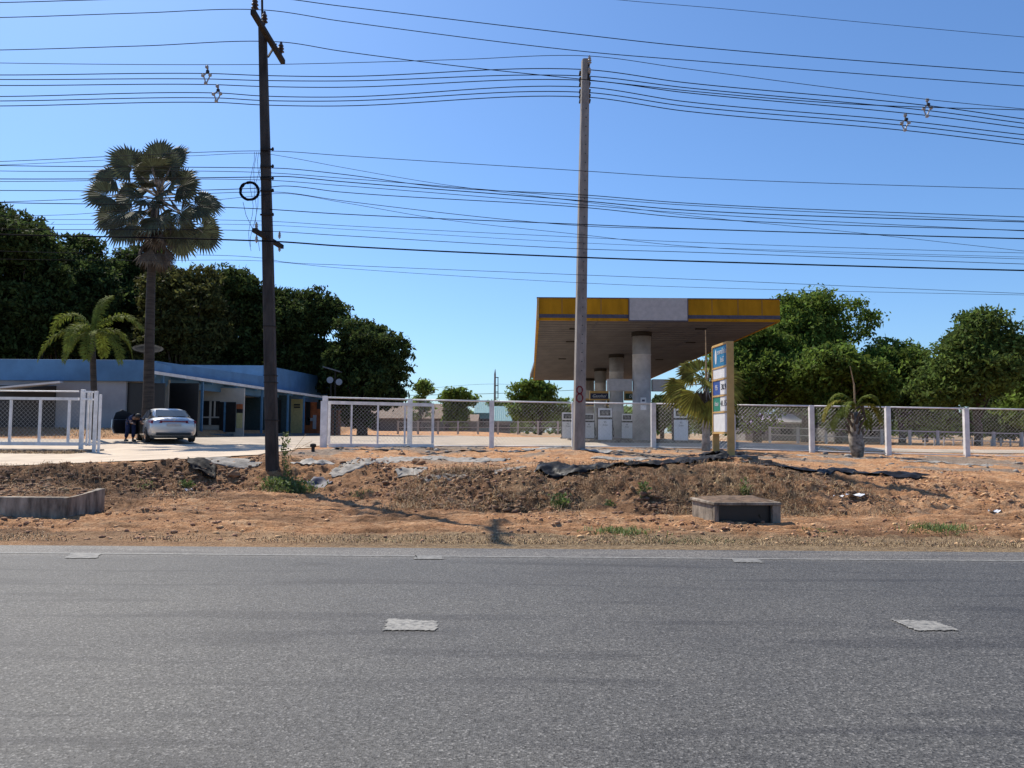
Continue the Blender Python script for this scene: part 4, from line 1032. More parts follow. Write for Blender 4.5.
YP2 = 23.8; base2 = at(578.5, 448, YP2); top2 = at(585.5, 60, YP2)
pl2 = empty('utility_pole', (base2.x, YP2, base2.z), 'tall pale concrete utility pole with a red 8 in front of the canopy', 'utility pole', 'utility poles along the road')
shaft2 = tapered([base2-Vector((0, 0, .5)), base2.lerp(top2, .5), top2], [(.375, .35), (.32, .30), (.25, .235)], pl2, 'shaft', m_concpole, .14)
q = MB(); q.bar(at(588.2, 80, YP2-.1), at(589.2, 57, YP2-.1), .06, .06); q.build('top_bracket', m_steel, pl2)
insulator(at(589.5, 60, YP2-.15), .3, .07, m_porc, pl2); insulator(at(589.3, 70, YP2-.15), .22, .06, m_porc, pl2)
for yy in (69.5, 76, 81, 88, 93, 98):
    q = MB(); p = at(585.5, yy, YP2); q.box(p.x-.18, p.x+.18, p.y+.12, p.y+.36, p.z-.025, p.z+.025); q.build('cable_clamp', m_steel, pl2)
def steps(px, y0, y1, n):
    q = MB()
    for i in range(n):
        p = at(px, y0+(y1-y0)*i/n, YP2); f = (p.z-base2.z)/(top2.z-base2.z); c = base2.lerp(top2, f); hw_ = (.35-.115*f)/2
        q.tube([(c.x+.04, c.y-hw_-.012, p.z), (c.x+.04, c.y-hw_+.02, p.z)], .018, 6)
    q.build('step_holes', m_dark, pl2)
steps(586, 110, 380, 30)
# red spray painted 8 on the face: two loops as flat strokes
q = MB(); c8 = at(580.5, 394, YP2-.2); f = (c8.z-base2.z)/(top2.z-base2.z); cx8 = base2.lerp(top2, f); yf = YP2-(.35-.115*f)/2-.006
for (oz, rx, rz_) in ((.125, .085, .11), (-.12, .095, .125)):
    N = 22; V = []
    for k in range(N):
        a = k/N*6.2832; j = .022+.007*math.sin(k*2.1)
        for r_ in (-j, j): V.append((cx8.x-.01+(rx+r_)*math.cos(a), yf, c8.z+oz+(rz_+r_)*math.sin(a)))
    q.add(V, [(2*k, 2*k+1, (2*k+3) % (2*N), (2*k+2) % (2*N)) for k in range(N)])
q.build('painted_eight', m_red, shaft2)

# ------------------------------------------------------------------ wires
def crm(pts, n=14):
    out = []
    P_ = [pts[0]*2-pts[1]]+pts+[pts[-1]*2-pts[-2]]
    for i in range(1, len(P_)-2):
        a, b_, c, d = P_[i-1:i+3]
        t0, t1 = abs(b_.x-a.x)**.5, abs(c.x-b_.x)**.5; t2 = abs(d.x-c.x)**.5
        for k in range(n):
            s_ = k/n
            m1 = (c-b_)*1.0*0+((b_-a)/(b_.x-a.x)*(c.x-b_.x)+(c-b_))*.5
            m2 = ((d-c)/(d.x-c.x)*(c.x-b_.x)+(c-b_))*.5
            h1 = 2*s_**3-3*s_**2+1; h2 = s_**3-2*s_**2+s_; h3 = -2*s_**3+3*s_**2; h4 = s_**3-s_**2
            out.append(b_*h1+m1*h2+c*h3+m2*h4)
    out.append(pts[-1]); return out
def wire(label, D, pts, r, group, m=m_cable, ext=(True, True)):
    P_ = [at(x, y, D) for x, y in pts]
    if ext[0]:
        s_ = (P_[1]-P_[0])/(P_[1].x-P_[0].x); e = P_[0]-s_*D*.55; e.z += .25; P_ = [e]+P_
    if ext[1]:
        s_ = (P_[-1]-P_[-2])/(P_[-1].x-P_[-2].x); e = P_[-1]+s_*D*.55; e.z += .1; P_ = P_+[e]
    q = MB(); q.tube(crm(P_), r, 5); o = q.build('power_line', m, smooth=True)
    return tag(o, label, 'overhead wire', group)
GA = 'thick wires on the arm of the old pole'
wire('highest black wire, on the near end of the old pole arm', 17.78, [(0, 2.5), (90, 0), (255, -4), (340, 6), (584, 35), (684, 46), (1024, 73)], .010, GA)
wire('black wire held by the middle insulator of the old pole arm', 18.59, [(0, 17.5), (140, 13), (264, 10), (340, 21), (584, 51.5), (684, 60), (1024, 86)], .010, GA)
wire('black wire from the far end of the old pole arm', 19.93, [(0, 50), (140, 46), (281, 42), (340, 51), (470, 67.5), (584, 79.5), (700, 92), (850, 104), (1024, 110)], .011, GA)
wire('thin wire alone in the top right corner of the sky', 18.07, [(620, 0), (720, 8.5), (870, 23), (1024, 37)], .006, 'thin wires high over the road', m_cable2)
wire('thin grey wire on the topmost insulator of the concrete pole', 23.65, [(0, 63), (262, 64.5), (340, 63), (460, 59.5), (588, 56), (684, 68.5), (928, 99.5), (1024, 109)], .010, 'thin wires high over the road', m_cable2)
GB = 'six thick cables crossing the top of the concrete pole'
six = [[75, 73.5, 75.5, 76.5, 69.5, 82.5, 105.5, 119], [79.5, 79, 80.5, 81, 76, 87.5, 110.5, 123.3], [85.5, 84.5, 86.5, 87.3, 80.3, 92.5, 115.5, 128],
       [96.5, 93, 96, 97, 87, 101.5, 121, 134.8], [101, 98, 100.5, 101, 92.3, 106, 125.5, 139.5], [106, 102.5, 105, 106, 97, 111, 130.5, 144.5]]
ordn = ['topmost', 'second', 'third', 'fourth', 'fifth', 'lowest']
for i, ys in enumerate(six):
    xs_ = [0, 207 if i < 3 else 217, 262, 340, 584, 684, 927 if i < 3 else 905, 1024]
    wire(('%s of the six thick cables crossing behind the concrete pole top' % ordn[i]), 24.08, list(zip(xs_, ys)), .0145, GB)
GC = 'bundle of communication cables crossing the middle of the old pole'
mid = [
 ('thin cable highest in the bundle crossing the middle of the old pole', [(0, 161.5), (120, 156), (248, 151), (284, 151.5), (340, 155.5), (584, 171), (684, 177.5), (1024, 189)], .008),
 ('second cable down in the bundle, sloping steeply right of the old pole', [(0, 165), (200, 155.5), (262, 153.5), (284, 156.5), (340, 167), (440, 184), (584, 202), (684, 215), (850, 232), (1024, 251)], .006),
 ('third cable down in the bundle at the old pole', [(0, 165.5), (262, 168), (284, 168.5), (340, 174), (440, 187), (584, 195), (684, 203), (1024, 217)], .010),
 ('fourth cable down in the bundle at the old pole', [(0, 171), (262, 172.5), (340, 178), (584, 197.5), (684, 205), (1024, 221)], .008),
 ('fifth cable down in the bundle, thick and black', [(0, 179), (262, 177), (284, 176.5), (340, 181.5), (584, 201), (684, 210), (1024, 222)], .012),
 ('sixth cable down in the bundle at the old pole', [(0, 181.5), (262, 180), (340, 185.5), (584, 205), (684, 213), (1024, 231)], .008),
 ('seventh cable down in the bundle, level with the cable coil', [(0, 190.5), (262, 188), (284, 186), (340, 192), (584, 207.5), (684, 217.5), (1024, 230.5)], .010),
 ('eighth cable, rising left to right up to the cable coil', [(0, 202), (130, 197), (262, 192), (284, 192.5), (340, 200.5), (584, 226), (684, 229), (1024, 239)], .008),
 ('ninth cable down, sloping to the right below the coil', [(0, 216), (80, 214), (250, 196.5), (284, 193.5), (340, 202), (440, 219), (584, 235), (684, 246), (1024, 259)], .006),
 ('tenth cable down, just below the cable coil', [(0, 202.5), (150, 205), (262, 209), (340, 214), (584, 224.5), (684, 228.5), (1024, 238.5)], .011),
 ('eleventh cable down, thin, above the lower arm', [(0, 219), (262, 221), (340, 225.5), (584, 237.5), (684, 242), (1024, 253)], .006),
 ('twelfth cable down, thin, touching the lower arm', [(0, 224), (262, 225), (340, 229), (584, 243), (684, 247), (1024, 257)], .005),
 ('thirteenth cable down, just above the thick lowest cable', [(0, 229), (262, 231), (340, 235.5), (584, 249), (684, 252), (1024, 264)], .008),
]
for k, (lb, pts, r_) in enumerate(mid): wire(lb, 18.88+.03*(k % 4), pts, r_, GC, m_cable2 if r_ < .009 else m_cable)
wire('thickest lowest black cable, resting on the lower arm of the old pole', 18.65, [(0, 234.5), (140, 237.5), (262, 241), (284, 242), (340, 246), (584, 257.5), (684, 261), (1024, 270.5)], .019, GC)
wire('thin wire below the thick lowest cable', 18.94, [(0, 251), (140, 254.5), (262, 258), (284, 262), (340, 265), (584, 275), (684, 279), (1024, 293.5)], .006, 'thin wires below the cable bundle', m_cable2)
wire('lowest thin wire over the roofs', 18.94, [(0, 259), (140, 260.5), (262, 261), (340, 268), (584, 283), (684, 287), (1024, 295)], .005, 'thin wires below the cable bundle', m_cable2)

def spacer(px, py, D, H, label):
    c = at(px, py, D); r = empty('cable_spacer', c, label, 'cable spacer', 'spacers clamped on the six thick cables')
    q = MB(); q.tube([(0, 0, H*.5), (.02, 0, H*.22)], .03, 6); q.tube([(.02, 0, H*.22), (-.11, 0, -.02)], .022, 6); q.tube([(.02, 0, H*.22), (.10, 0, 0)], .022, 6); q.tube([(-.11, 0, -.02), (-.02, 0, -H*.42)], .022, 6); q.tube([(.10, 0, 0), (-.02, 0, -H*.42)], .022, 6)
    q.build('frame', m_porc, r, local=True)
    for x, z in ((0, H*.4), (.03, H*.18), (-.12, -.02), (.11, 0), (-.02, -H*.4)):
        q = MB(); q.lathe((x, -.03, z), [(.02, -.05), (.055, -.03), (.055, .03), (.02, .05)], 10); q.build('clamp', m_porc if z != H*.18 else m_dark, r, local=True)
spacer(207, 75.5, 24.08, .66, 'cable spacer on the upper three cables, left of the old pole')
spacer(217.5, 94, 24.08, .60, 'cable spacer on the lower three cables, left of the old pole')
spacer(927, 108.5, 24.08, .66, 'white cable spacer on the upper three cables, far right')
spacer(905, 123, 24.08, .60, 'white cable spacer on the lower three cables, far right')

# distant pole
Dq = 120; bq = at(494.5, 440, Dq); tq = at(495, 374, Dq)
dp = empty('distant_utility_pole', (bq.x, Dq, 1.2), 'tiny distant utility pole with three insulators seen between the trees', 'utility pole')
q = MB(); q.tube([(bq.x, Dq, 1.0), tq, at(495.2, 369, Dq)], [.2, .15, .03], 8); q.build('shaft', m_concpole, dp)
q = MB()
for yy in (377.5, 385.5, 392, 398): q.bar(at(495, yy, Dq), at(498.5, yy, Dq), .12)
q.bar(at(498, 377, Dq), at(498, 398, Dq), .12); q.build('bracket', m_steel, dp)
wire('faint far wire left and right of the tiny distant pole, upper', Dq, [(400, 391), (495, 384), (560, 389)], .02, 'faint wires on the distant pole', m_cable2, (False, False))
wire('faint far wire left and right of the tiny distant pole, lower', Dq, [(400, 395.5), (495, 393.5), (600, 389)], .035, 'faint wires on the distant pole', m_cable2, (False, False))

# ------------------------------------------------------------------ chain link fence and gates
def linkmesh(a, b_, z0a, z1a, z0b, z1b, s=.10, r=.002, parent=None):
    """diagonal wires between two uprights; sheared to follow both edges"""
    a = Vector(a); b_ = Vector(b_); W = (b_-a).length; H = ((z1a-z0a)+(z1b-z0b))/2; V = []; Fq = []
    def P_(u, v, o):
        f = u/W; p = a.lerp(b_, f); zl = z0a+(z0b-z0a)*f; zh = z1a+(z1b-z1a)*f
        return (p.x, p.y+o, zl+(zh-zl)*v/H)
    k = -H
    while k < W:
        for sg in (0, 1):
            u0_, v0_ = (k, 0) if k >= 0 else (0, -k); u1_, v1_ = (k+H, H) if k+H <= W else (W, W-k)
            if u1_-u0_ < .02: continue
            if sg: v0_, v1_ = H-v0_, H-v1_
            o = .004 if sg else -.004; e = r*1.2
            n = len(V)
            V += [P_(u0_-e, v0_, o), P_(u0_+e, v0_, o), P_(u1_+e, v1_, o), P_(u1_-e, v1_, o), P_(u0_, v0_, o-r*1.6), P_(u1_, v1_, o-r*1.6)]
            Fq += [(n, n+1, n+2, n+3), (n, n+4, n+5, n+3), (n+4, n+1, n+2, n+5)]
        k += s*1.414
    q = MB(); q.v = V; q.f = Fq; return q.build('wire_mesh', m_galv, parent)
DFn = 29.3
posts = [(409.5, 399, 447.5), (491.5, 400.5, 448), (574, 402, 448), (653.5, 403, 449), (733, 404.3, 450.5), (812, 405.3, 452.8), (888.5, 406.5, 455.2), (967, 407.8, 457), (1046, 409, 459), (1125, 410.5, 461)]
fence = empty('chain_link_fence', (at(409, 440, DFn).x, DFn, .9), 'chain link fence with thick white posts crossing in front of the canopy', 'fence')
pw = []
for px, yt, yb in posts:
    a = at(px, yb, DFn); z1 = at(px, yt, DFn).z; pw.append((a.x, a.z, z1))
    q = MB(); q.box(a.x-.09, a.x+.09, DFn-.08, DFn+.08, a.z-.3, z1); q.build('post', m_white, fence, bevel=.01)
for i in range(len(pw)-1):
    (xa, za, ta), (xb, zb, tb_) = pw[i], pw[i+1]
    q = MB(); q.tube([(xa+.111, DFn-.05, ta-.03), (xb-.111, DFn-.05, tb_-.03)], .03, 8); q.build('top_rail', m_white, fence, smooth=True)
    q = MB(); q.tube([(xa+.111, DFn-.05, za+.07), (xb-.111, DFn-.05, zb+.07)], .02, 8); q.build('bottom_rail', m_white, fence, smooth=True)
    linkmesh((xa+.11, DFn-.05, 0), (xb-.11, DFn-.05, 0), za+.07, ta-.05, zb+.07, tb_-.05, parent=fence)
# sliding gate 323..433
DG = 28.4
gate = empty('sliding_gate', (at(330, 447, DG).x, DG, .9), 'white sliding gate of chain link panels, right of the old pole', 'gate')
pa = at(324.5, 449.5, DG); q = MB(); q.box(pa.x-.10, pa.x+.08, DG-.08, DG+.08, pa.z-.3, at(324.5, 396, DG).z); q.build('post', m_white, gate, bevel=.01)
q = MB(); q.box(pa.x-.16, pa.x-.101, DG-.07, DG+.04, pa.z-.25, at(322, 401, DG).z); q.build('catch_plate', m_white, gate)
q = MB(); q.tube([(pa.x+.11, DG, at(327, 397.5, DG).z), (at(409, 400, DG).x, DG, at(409, 399.5, DG).z)], .03, 8); q.build('top_rail', m_white, gate)
DG2 = 28.75
zz = lambda px, y: at(px, y, DG2)
q = MB(); q.bar(zz(328.5, 402.5), zz(434, 405), .09, .12); q.build('upper_rail', m_white, gate)
q = MB(); q.bar(zz(328.5, 445.5), zz(434, 446), .09, .14); q.build('lower_rail', m_white, gate)
gx_ = [328.8, 351, 377.5, 404.5, 432.5]
for k, px in enumerate(gx_):
    wv = .06 if 0 < k < 4 else .09
    q = MB(); a = zz(px, 445); q.box(a.x-wv/2, a.x+wv/2, DG2-.035, DG2+.035, a.z+.05, zz(px, 403+.02*(px-328)).z-.04); q.build('upright', m_white, gate)
for k in range(4):
    a, b_ = zz(gx_[k], 445), zz(gx_[k+1], 445)
    linkmesh((a.x+.03, DG2-.02, 0), (b_.x-.03, DG2-.02, 0), a.z+.03, zz(gx_[k], 405).z, b_.z+.03, zz(gx_[k+1], 405.5).z, s=.10, r=.003, parent=gate)
# left gate
DL = 25.0
lg = empty('sliding_gate', (at(60, 446, DL).x, DL, .93), 'white chain link gate and posts at the left edge on a low kerb', 'gate')
q = MB(); q.tube([at(-60, 390, DL), at(79, 391.5, DL)], .022, 8); q.build('top_rail', m_white, lg)
zl = lambda px, y: at(px, y, DL)
q = MB(); q.bar(zl(-60, 397.5), zl(79, 399), .08, .09); q.build('upper_rail', m_white, lg)
q = MB(); q.bar(zl(-60, 443), zl(79, 444), .08, .11); q.build('lower_rail', m_white, lg)
ul = [-50, -20, 9.5, 39, 68, 79]
for px in ul[:-1]:
    q = MB(); q.box(zl(px, 440).x-.035, zl(px, 440).x+.035, DL-.03, DL+.03, zl(px, 442.5).z, zl(px, 400).z); q.build('upright', m_white, lg)
for k in range(5):
    a, b_ = zl(ul[k], 440), zl(ul[k+1], 440)
    linkmesh((a.x+.03, DL, 0), (b_.x-.03, DL, 0), zl(ul[k], 442.5).z, zl(ul[k], 400.5).z, zl(ul[k+1], 442.5).z, zl(ul[k+1], 401).z, s=.10, r=.003, parent=lg)
for px, w_, yt, yb, dd in ((81, .14, 389.5, 446, 0), (94, .11, 391, 450, -.5), (98.6, .07, 394.5, 449, -.8)):
    a = at(px, yb, DL+dd); q = MB(); q.box(a.x-w_/2, a.x+w_/2, DL+dd-.03, DL+dd+.03, a.z-.15, at(px, yt, DL+dd).z); q.build('post', m_white, lg, bevel=.008)
for px in (86.5, 89.5):
    a = at(px, 446, DL-.3); q = MB(); q.box(a.x-.025, a.x+.025, DL-.33, DL-.27, a.z, at(px, 392, DL-.3).z); q.build('upright', m_white, lg)
for yy in (391.5, 399, 444):
    q = MB(); q.bar(at(83, yy, DL-.08), at(93, yy+.5, DL-.5), .05, .06); q.build('cross_rail', m_white, lg)
kb = MB(); kb.box(-26, at(90, 450, 24.4).x, 24.35, 25.3, .7, .95); tag(kb.build('gate_kerb', m_conc, bevel=.04), 'low concrete kerb under the left gate', 'kerb')

# ------------------------------------------------------------------ far fences, sheds
def far_fence(name, ptsA, label, h, mw=.09, rails=2, grp=None, D=60):
    a = [at(x, y, d) for x, y, d in ptsA]; r = empty(name, a[0], label, 'fence', grp)
    q2 = MB()
    for p in a:
        q = MB(); q.box(p.x-mw, p.x+mw, p.y-mw, p.y+mw, p.z-.2, p.z+h); q.build('post', m_panel, r)
    for k in range(rails):
        z = h*(.92-.5*k)
        for i in range(len(a)-1): q2.bar(a[i]+Vector((0, 0, z)), a[i+1]+Vector((0, 0, z)), .05, .06)
    q2.build('rails', m_panel, r)
    for i in range(len(a)-1):
        linkmesh((a[i].x, a[i].y, 0), (a[i+1].x, a[i+1].y, 0), a[i].z+.08, a[i].z+h-.05, a[i+1].z+.08, a[i+1].z+h-.05, s=.18, r=.006, parent=r)
mp_ = [(x, 432.2+.002*(x-400), 77) for x in range(398, 624, 20)]
far_fence('boundary_fence', mp_, 'low white posted boundary fence on the dirt mound behind the forecourt', 1.15)
rp = [(770+i*28, 440.5+i*.95, 52-i*.9) for i in range(10)]
far_fence('boundary_fence', rp, 'low white posted boundary fence beyond the right part of the forecourt', .95, .07)
wpk = empty('picket_fence', at(930, 447, 44), 'row of thin pale stakes at the far right behind the chain link', 'fence')
for i in range(13):
    p = at(925+i*9.5, 446+i*.3, 44); q = MB(); q.box(p.x-.035, p.x+.035, 43.97, 44.03, p.z-.1, p.z+random.uniform(.45, .62)); q.build('stake', m_rooflight, wpk)
def house(name, px0, px1, yw, yr, D, depth, label, mroof, mwall, over=.3, cat='house', gz=None, ridge=None):
    a, b_ = at(px0, yw, D), at(px1, yw, D); gz = gz if gz is not None else 1.1
    r = empty(name, ((a.x+b_.x)/2, D, gz), label, cat); zr_ = at(px0, yr, D+depth/2).z
    q = MB(); q.box(a.x, b_.x, D, D+depth, gz, a.z); wl_ = q.build('wall', mwall, r)
    q = MB(); x0, x1 = a.x-over, b_.x+over; t_ = .12
    ym = D+depth/2
    for y_, s_ in ((D-over, 1), (D+depth+over, -1)):
        q.hexa([(x0, y_, a.z-.1), (x1, y_, a.z-.1), (x1, ym, zr_), (x0, ym, zr_)] if s_ > 0 else [(x0, ym, zr_), (x1, ym, zr_), (x1, y_, a.z-.1), (x0, y_, a.z-.1)],
               [(x0, y_, a.z+t_-.1), (x1, y_, a.z+t_-.1), (x1, ym, zr_+t_), (x0, ym, zr_+t_)] if s_ > 0 else [(x0, ym, zr_+t_), (x1, ym, zr_+t_), (x1, y_, a.z+t_-.1), (x0, y_, a.z+t_-.1)])
    q.build('roof', mroof, r)
    n = max(2, int((b_.x-a.x)/3))
    for i in range(n):
        xc = a.x+(b_.x-a.x)*(i+.5)/n; q = MB(); hh = a.z-gz
        q.box(xc-.5, xc+.5, D-.04, D-.005, gz+hh*.35, gz+hh*.75); q.build('window', m_dark, wl_)
    return r
house('long_house', 338, 440, 418, 404, 96, 8, 'long low house with a brown tiled roof behind the sliding gate', m_brownroof, m_shed)
house('small_house', 440, 476, 421, 415, 100, 6, 'small brown roofed house left of the teal shed', m_brownroof, m_shed)
house('teal_shed', 476, 491, 413, 401, 106, 8, 'tall shed with a teal metal roof, left of the distant pole', m_teal, m_teal, cat='shed')
house('teal_shed', 494, 510, 421, 407, 98, 7, 'lower shed with a teal metal roof, right of the distant pole', m_teal, m_shed, cat='shed')
house('farm_shed', 835, 888, 424, 416, 62, 5, 'dark low shed roof under the trees behind the stubby palm', m_shed, m_shed, cat='shed', gz=1.0)
house('farm_shed', 745, 800, 422, 415, 66, 5, 'pale roofed shed behind the price board', m_rooflight, m_shed, cat='shed', gz=1.0)
rw = empty('brick_kiosk', at(333, 438, 70), 'narrow orange brick kiosk behind the gate post', 'kiosk')
p = at(333, 438, 70); q = MB(); q.box(p.x-.45, p.x+.45, 70, 71, 1.1, at(333, 410, 70).z); q.build('wall', mat('brick_orange', (.36, .14, .08), .9, scale=6), rw)
q = MB(); q.box(p.x-.55, p.x+.55, 69.9, 71.1, at(333, 410, 70).z+.002, at(333, 409, 70).z); q.build('roof', m_shed, rw)

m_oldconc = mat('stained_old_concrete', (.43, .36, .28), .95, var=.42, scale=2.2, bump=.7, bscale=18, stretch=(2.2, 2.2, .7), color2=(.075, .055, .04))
# ------------------------------------------------------------------ concrete culverts
# headwall at left
w_a = at(67, 520, 13.2); top_h = at(67, 497.5, 13.2).z; cornr = at(103, 512, 14.7); xc = w_a.x
hw_ = empty('culvert_headwall', (-9, 13.2, 0), 'low grey concrete culvert wall at the left edge of the verge', 'concrete wall')
P3 = (cornr.x, 14.75)
q = MB(); q.hexa([(-30, 13.2, -.3), (xc, 13.2, -.3), (xc, 13.36, -.3), (-30, 13.36, -.3)], [(-30, 13.2, top_h+.02), (xc, 13.2, top_h), (xc, 13.36, top_h), (-30, 13.36, top_h+.02)])
q.build('front_wall', m_oldconc, hw_, bevel=.015)
q = MB(); q.hexa([(xc+.003, 13.2, -.3), (P3[0], P3[1], -.3), (P3[0]-.16, P3[1], -.3), (xc+.003, 13.37, -.3)], [(xc+.003, 13.2, top_h), (P3[0], P3[1], top_h+.04), (P3[0]-.16, P3[1], top_h+.04), (xc+.003, 13.37, top_h)])
q.build('wing_wall', m_oldconc, hw_, bevel=.015)
# box inlet at right
ci = empty('culvert_box', (4.1, 13.6, 0), 'square concrete drain box with a soil covered lid, right of centre', 'drain box')
A0 = at(714.5, 524, 13.15); A0.z = -.1; B0 = at(781, 523, 13.25); tpz = at(714.5, 502.5, 13.15).z; C0 = at(692, 512, 14.2)
D0 = Vector((B0.x-.1, 14.3, 0)); pA, pB, pC, pD = [(v.x, v.y) for v in (A0, B0, D0, C0)]
def wallseg(a, b_, t_, z0, z1, name, m=m_oldconc):
    a = Vector((*a, 0)); b_ = Vector((*b_, 0)); n = (b_-a).normalized().cross(Vector((0, 0, 1)))*(-t_)
    q = MB(); q.hexa([(a.x, a.y, z0), (b_.x, b_.y, z0), (b_.x+n.x, b_.y+n.y, z0), (a.x+n.x, a.y+n.y, z0)], [(a.x, a.y, z1), (b_.x, b_.y, z1), (b_.x+n.x, b_.y+n.y, z1), (a.x+n.x, a.y+n.y, z1)]); return q.build(name, m, ci, bevel=.01)
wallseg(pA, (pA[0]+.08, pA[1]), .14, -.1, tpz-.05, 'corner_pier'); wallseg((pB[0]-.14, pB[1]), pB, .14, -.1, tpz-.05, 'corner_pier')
wallseg((pA[0]+.08, pA[1]+.1), (pB[0]-.14, pB[1]+.1), .1, -.1, tpz-.05, 'front_wall', m_dark)  # near-black colour paints the shadow on the front of the box
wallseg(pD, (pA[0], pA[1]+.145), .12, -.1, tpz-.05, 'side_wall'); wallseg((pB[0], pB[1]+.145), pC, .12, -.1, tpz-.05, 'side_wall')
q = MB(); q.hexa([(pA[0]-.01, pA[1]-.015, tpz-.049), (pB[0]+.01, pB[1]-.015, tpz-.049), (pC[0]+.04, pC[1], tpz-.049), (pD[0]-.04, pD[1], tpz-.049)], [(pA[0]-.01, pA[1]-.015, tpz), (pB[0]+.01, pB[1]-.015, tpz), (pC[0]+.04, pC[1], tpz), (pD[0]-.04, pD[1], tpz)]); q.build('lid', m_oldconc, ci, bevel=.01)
g = np.random.default_rng(9); lx = np.linspace(0, 1, 26); V = []
for j in lx:
    for i in lx:
        a = Vector((*pA, 0)).lerp(Vector((*pB, 0)), i); b_ = Vector((*pD, 0)).lerp(Vector((*pC, 0)), i); p = a.lerp(b_, j)
        e = min(i, 1-i, j, 1-j); V.append((p.x, p.y, tpz-.004+min(e*6, 1)*.045*(1+.8*float(fbm(p.x*5, p.y*5, 3, 7)))))
k = np.arange(26*26).reshape(26, 26); Fq = np.stack([k[:-1, :-1], k[:-1, 1:], k[1:, 1:], k[1:, :-1]], -1).reshape(-1, 4)
m_redsoil = mat('red_brown_soil', (.20, .125, .075), .95, var=.3, scale=9, bump=.6, bscale=40)
V = np.array(V)-np.array(ci.location); np_mesh('soil_cover', V, Fq, m_redsoil, ci, smooth=True)

# ------------------------------------------------------------------ plastic sheets
def ribbon(name, path, w, m, label, cat, seed=1, nw=10, amp=.06, lift=.03, step=.07, group=None):
    g = np.random.default_rng(seed); P_ = [hit(*p) for p in path]
    q = []
    for i in range(len(P_)-1):
        n = max(1, int((P_[i+1]-P_[i]).length/step))
        for k in range(n): q.append(P_[i].lerp(P_[i+1], k/n))
    q.append(P_[-1]); n = len(q); V = []
    for i, p in enumerate(q):
        d = (q[min(i+1, n-1)]-q[max(i-1, 0)]); d.z = 0; d.normalize(); s_ = Vector((-d.y, d.x, 0)); tpr = min(1, i/6+.15, (n-1-i)/6+.15)
        ww = w*(1+.25*float(vnoise(i*.11, seed*3.1, 2)))*tpr
        for j in range(nw+1):
            v = (j/nw-.5)*ww; x = p.x+s_.x*v; y = p.y+s_.y*v
            wr_ = amp*(.6*float(fbm(x*2.2+seed, y*5, 3, 33+seed))+.6*abs(float(vnoise(x*1.2+v*3, y*7, 5+seed))))
            V.append((x, y, tz(x, y)+lift+max(-.0, wr_)))
    k = np.arange(n*(nw+1)).reshape(n, nw+1); Fq = np.stack([k[:-1, :-1], k[1:, :-1], k[1:, 1:], k[:-1, 1:]], -1).reshape(-1, 4)
    o = np_mesh(name, V, Fq, m, smooth=True); sm = o.modifiers.new('thick', 'SOLIDIFY'); sm.thickness = .006
    return tag(o, label, cat, group)
ribbon('plastic_sheet', [(535, 474), (556, 471), (580, 470), (620, 468), (660, 467), (690, 463), (715, 460), (728, 459)], .72, m_plastic, 'long black plastic sheet along the top of the bank, left of the price board', 'plastic sheet', 2, 16, .13, .05)
ribbon('plastic_sheet', [(712, 457), (730, 456.5), (748, 458)], .8, m_plastic, 'crumpled black plastic heaped at the foot of the price board', 'plastic sheet', 3, 12, .2, .05)
ribbon('plastic_sheet', [(745, 462), (770, 467), (800, 471), (850, 473), (890, 477), (930, 479)], .5, m_plastic, 'black plastic sheet trailing right from the price board', 'plastic sheet', 4, 12, .09, .03)
ribbon('plastic_bag', [(189, 461), (200, 467), (207, 474), (214, 480)], .55, mat('bag_plastic', (.02, .02, .022), .75, spec=.15, bump=.5, bscale=9), 'torn black plastic bag lying on the bank beside the driveway', 'plastic bag', 5, 12, .16, .04)
ribbon('plastic_strip', [(330, 451), (350, 450.5), (380, 452), (400, 451)], .22, m_plastic, 'black plastic strip under the sliding gate', 'plastic sheet', 6, 6, .05, .02)
ribbon('plastic_strip', [(420, 454), (460, 453), (500, 452), (535, 452)], .2, m_plastic, 'black strip on the ground in front of the fence, left of the concrete pole', 'plastic sheet', 7, 6, .05, .02)
ribbon('plastic_strip', [(303, 484), (318, 485.5), (332, 485)], .35, m_greyband, 'flat dark sheet scrap right of the old pole foot', 'plastic sheet', 8, 6, .04, .02)
ribbon('plastic_strip', [(590, 452), (640, 455), (690, 457), (715, 455)], .12, m_plastic, 'thin black hose like strip between the concrete pole and the price board', 'plastic sheet', 18, 5, .04, .02)
m_sack = mat('woven_sack_white', (.46, .43, .39), .8, var=.3, scale=5, bump=.5, bscale=20)
m_sackg = mat('dusty_grey_cloth', (.38, .35, .31), .9, var=.3, scale=5, bump=.5, bscale=20)
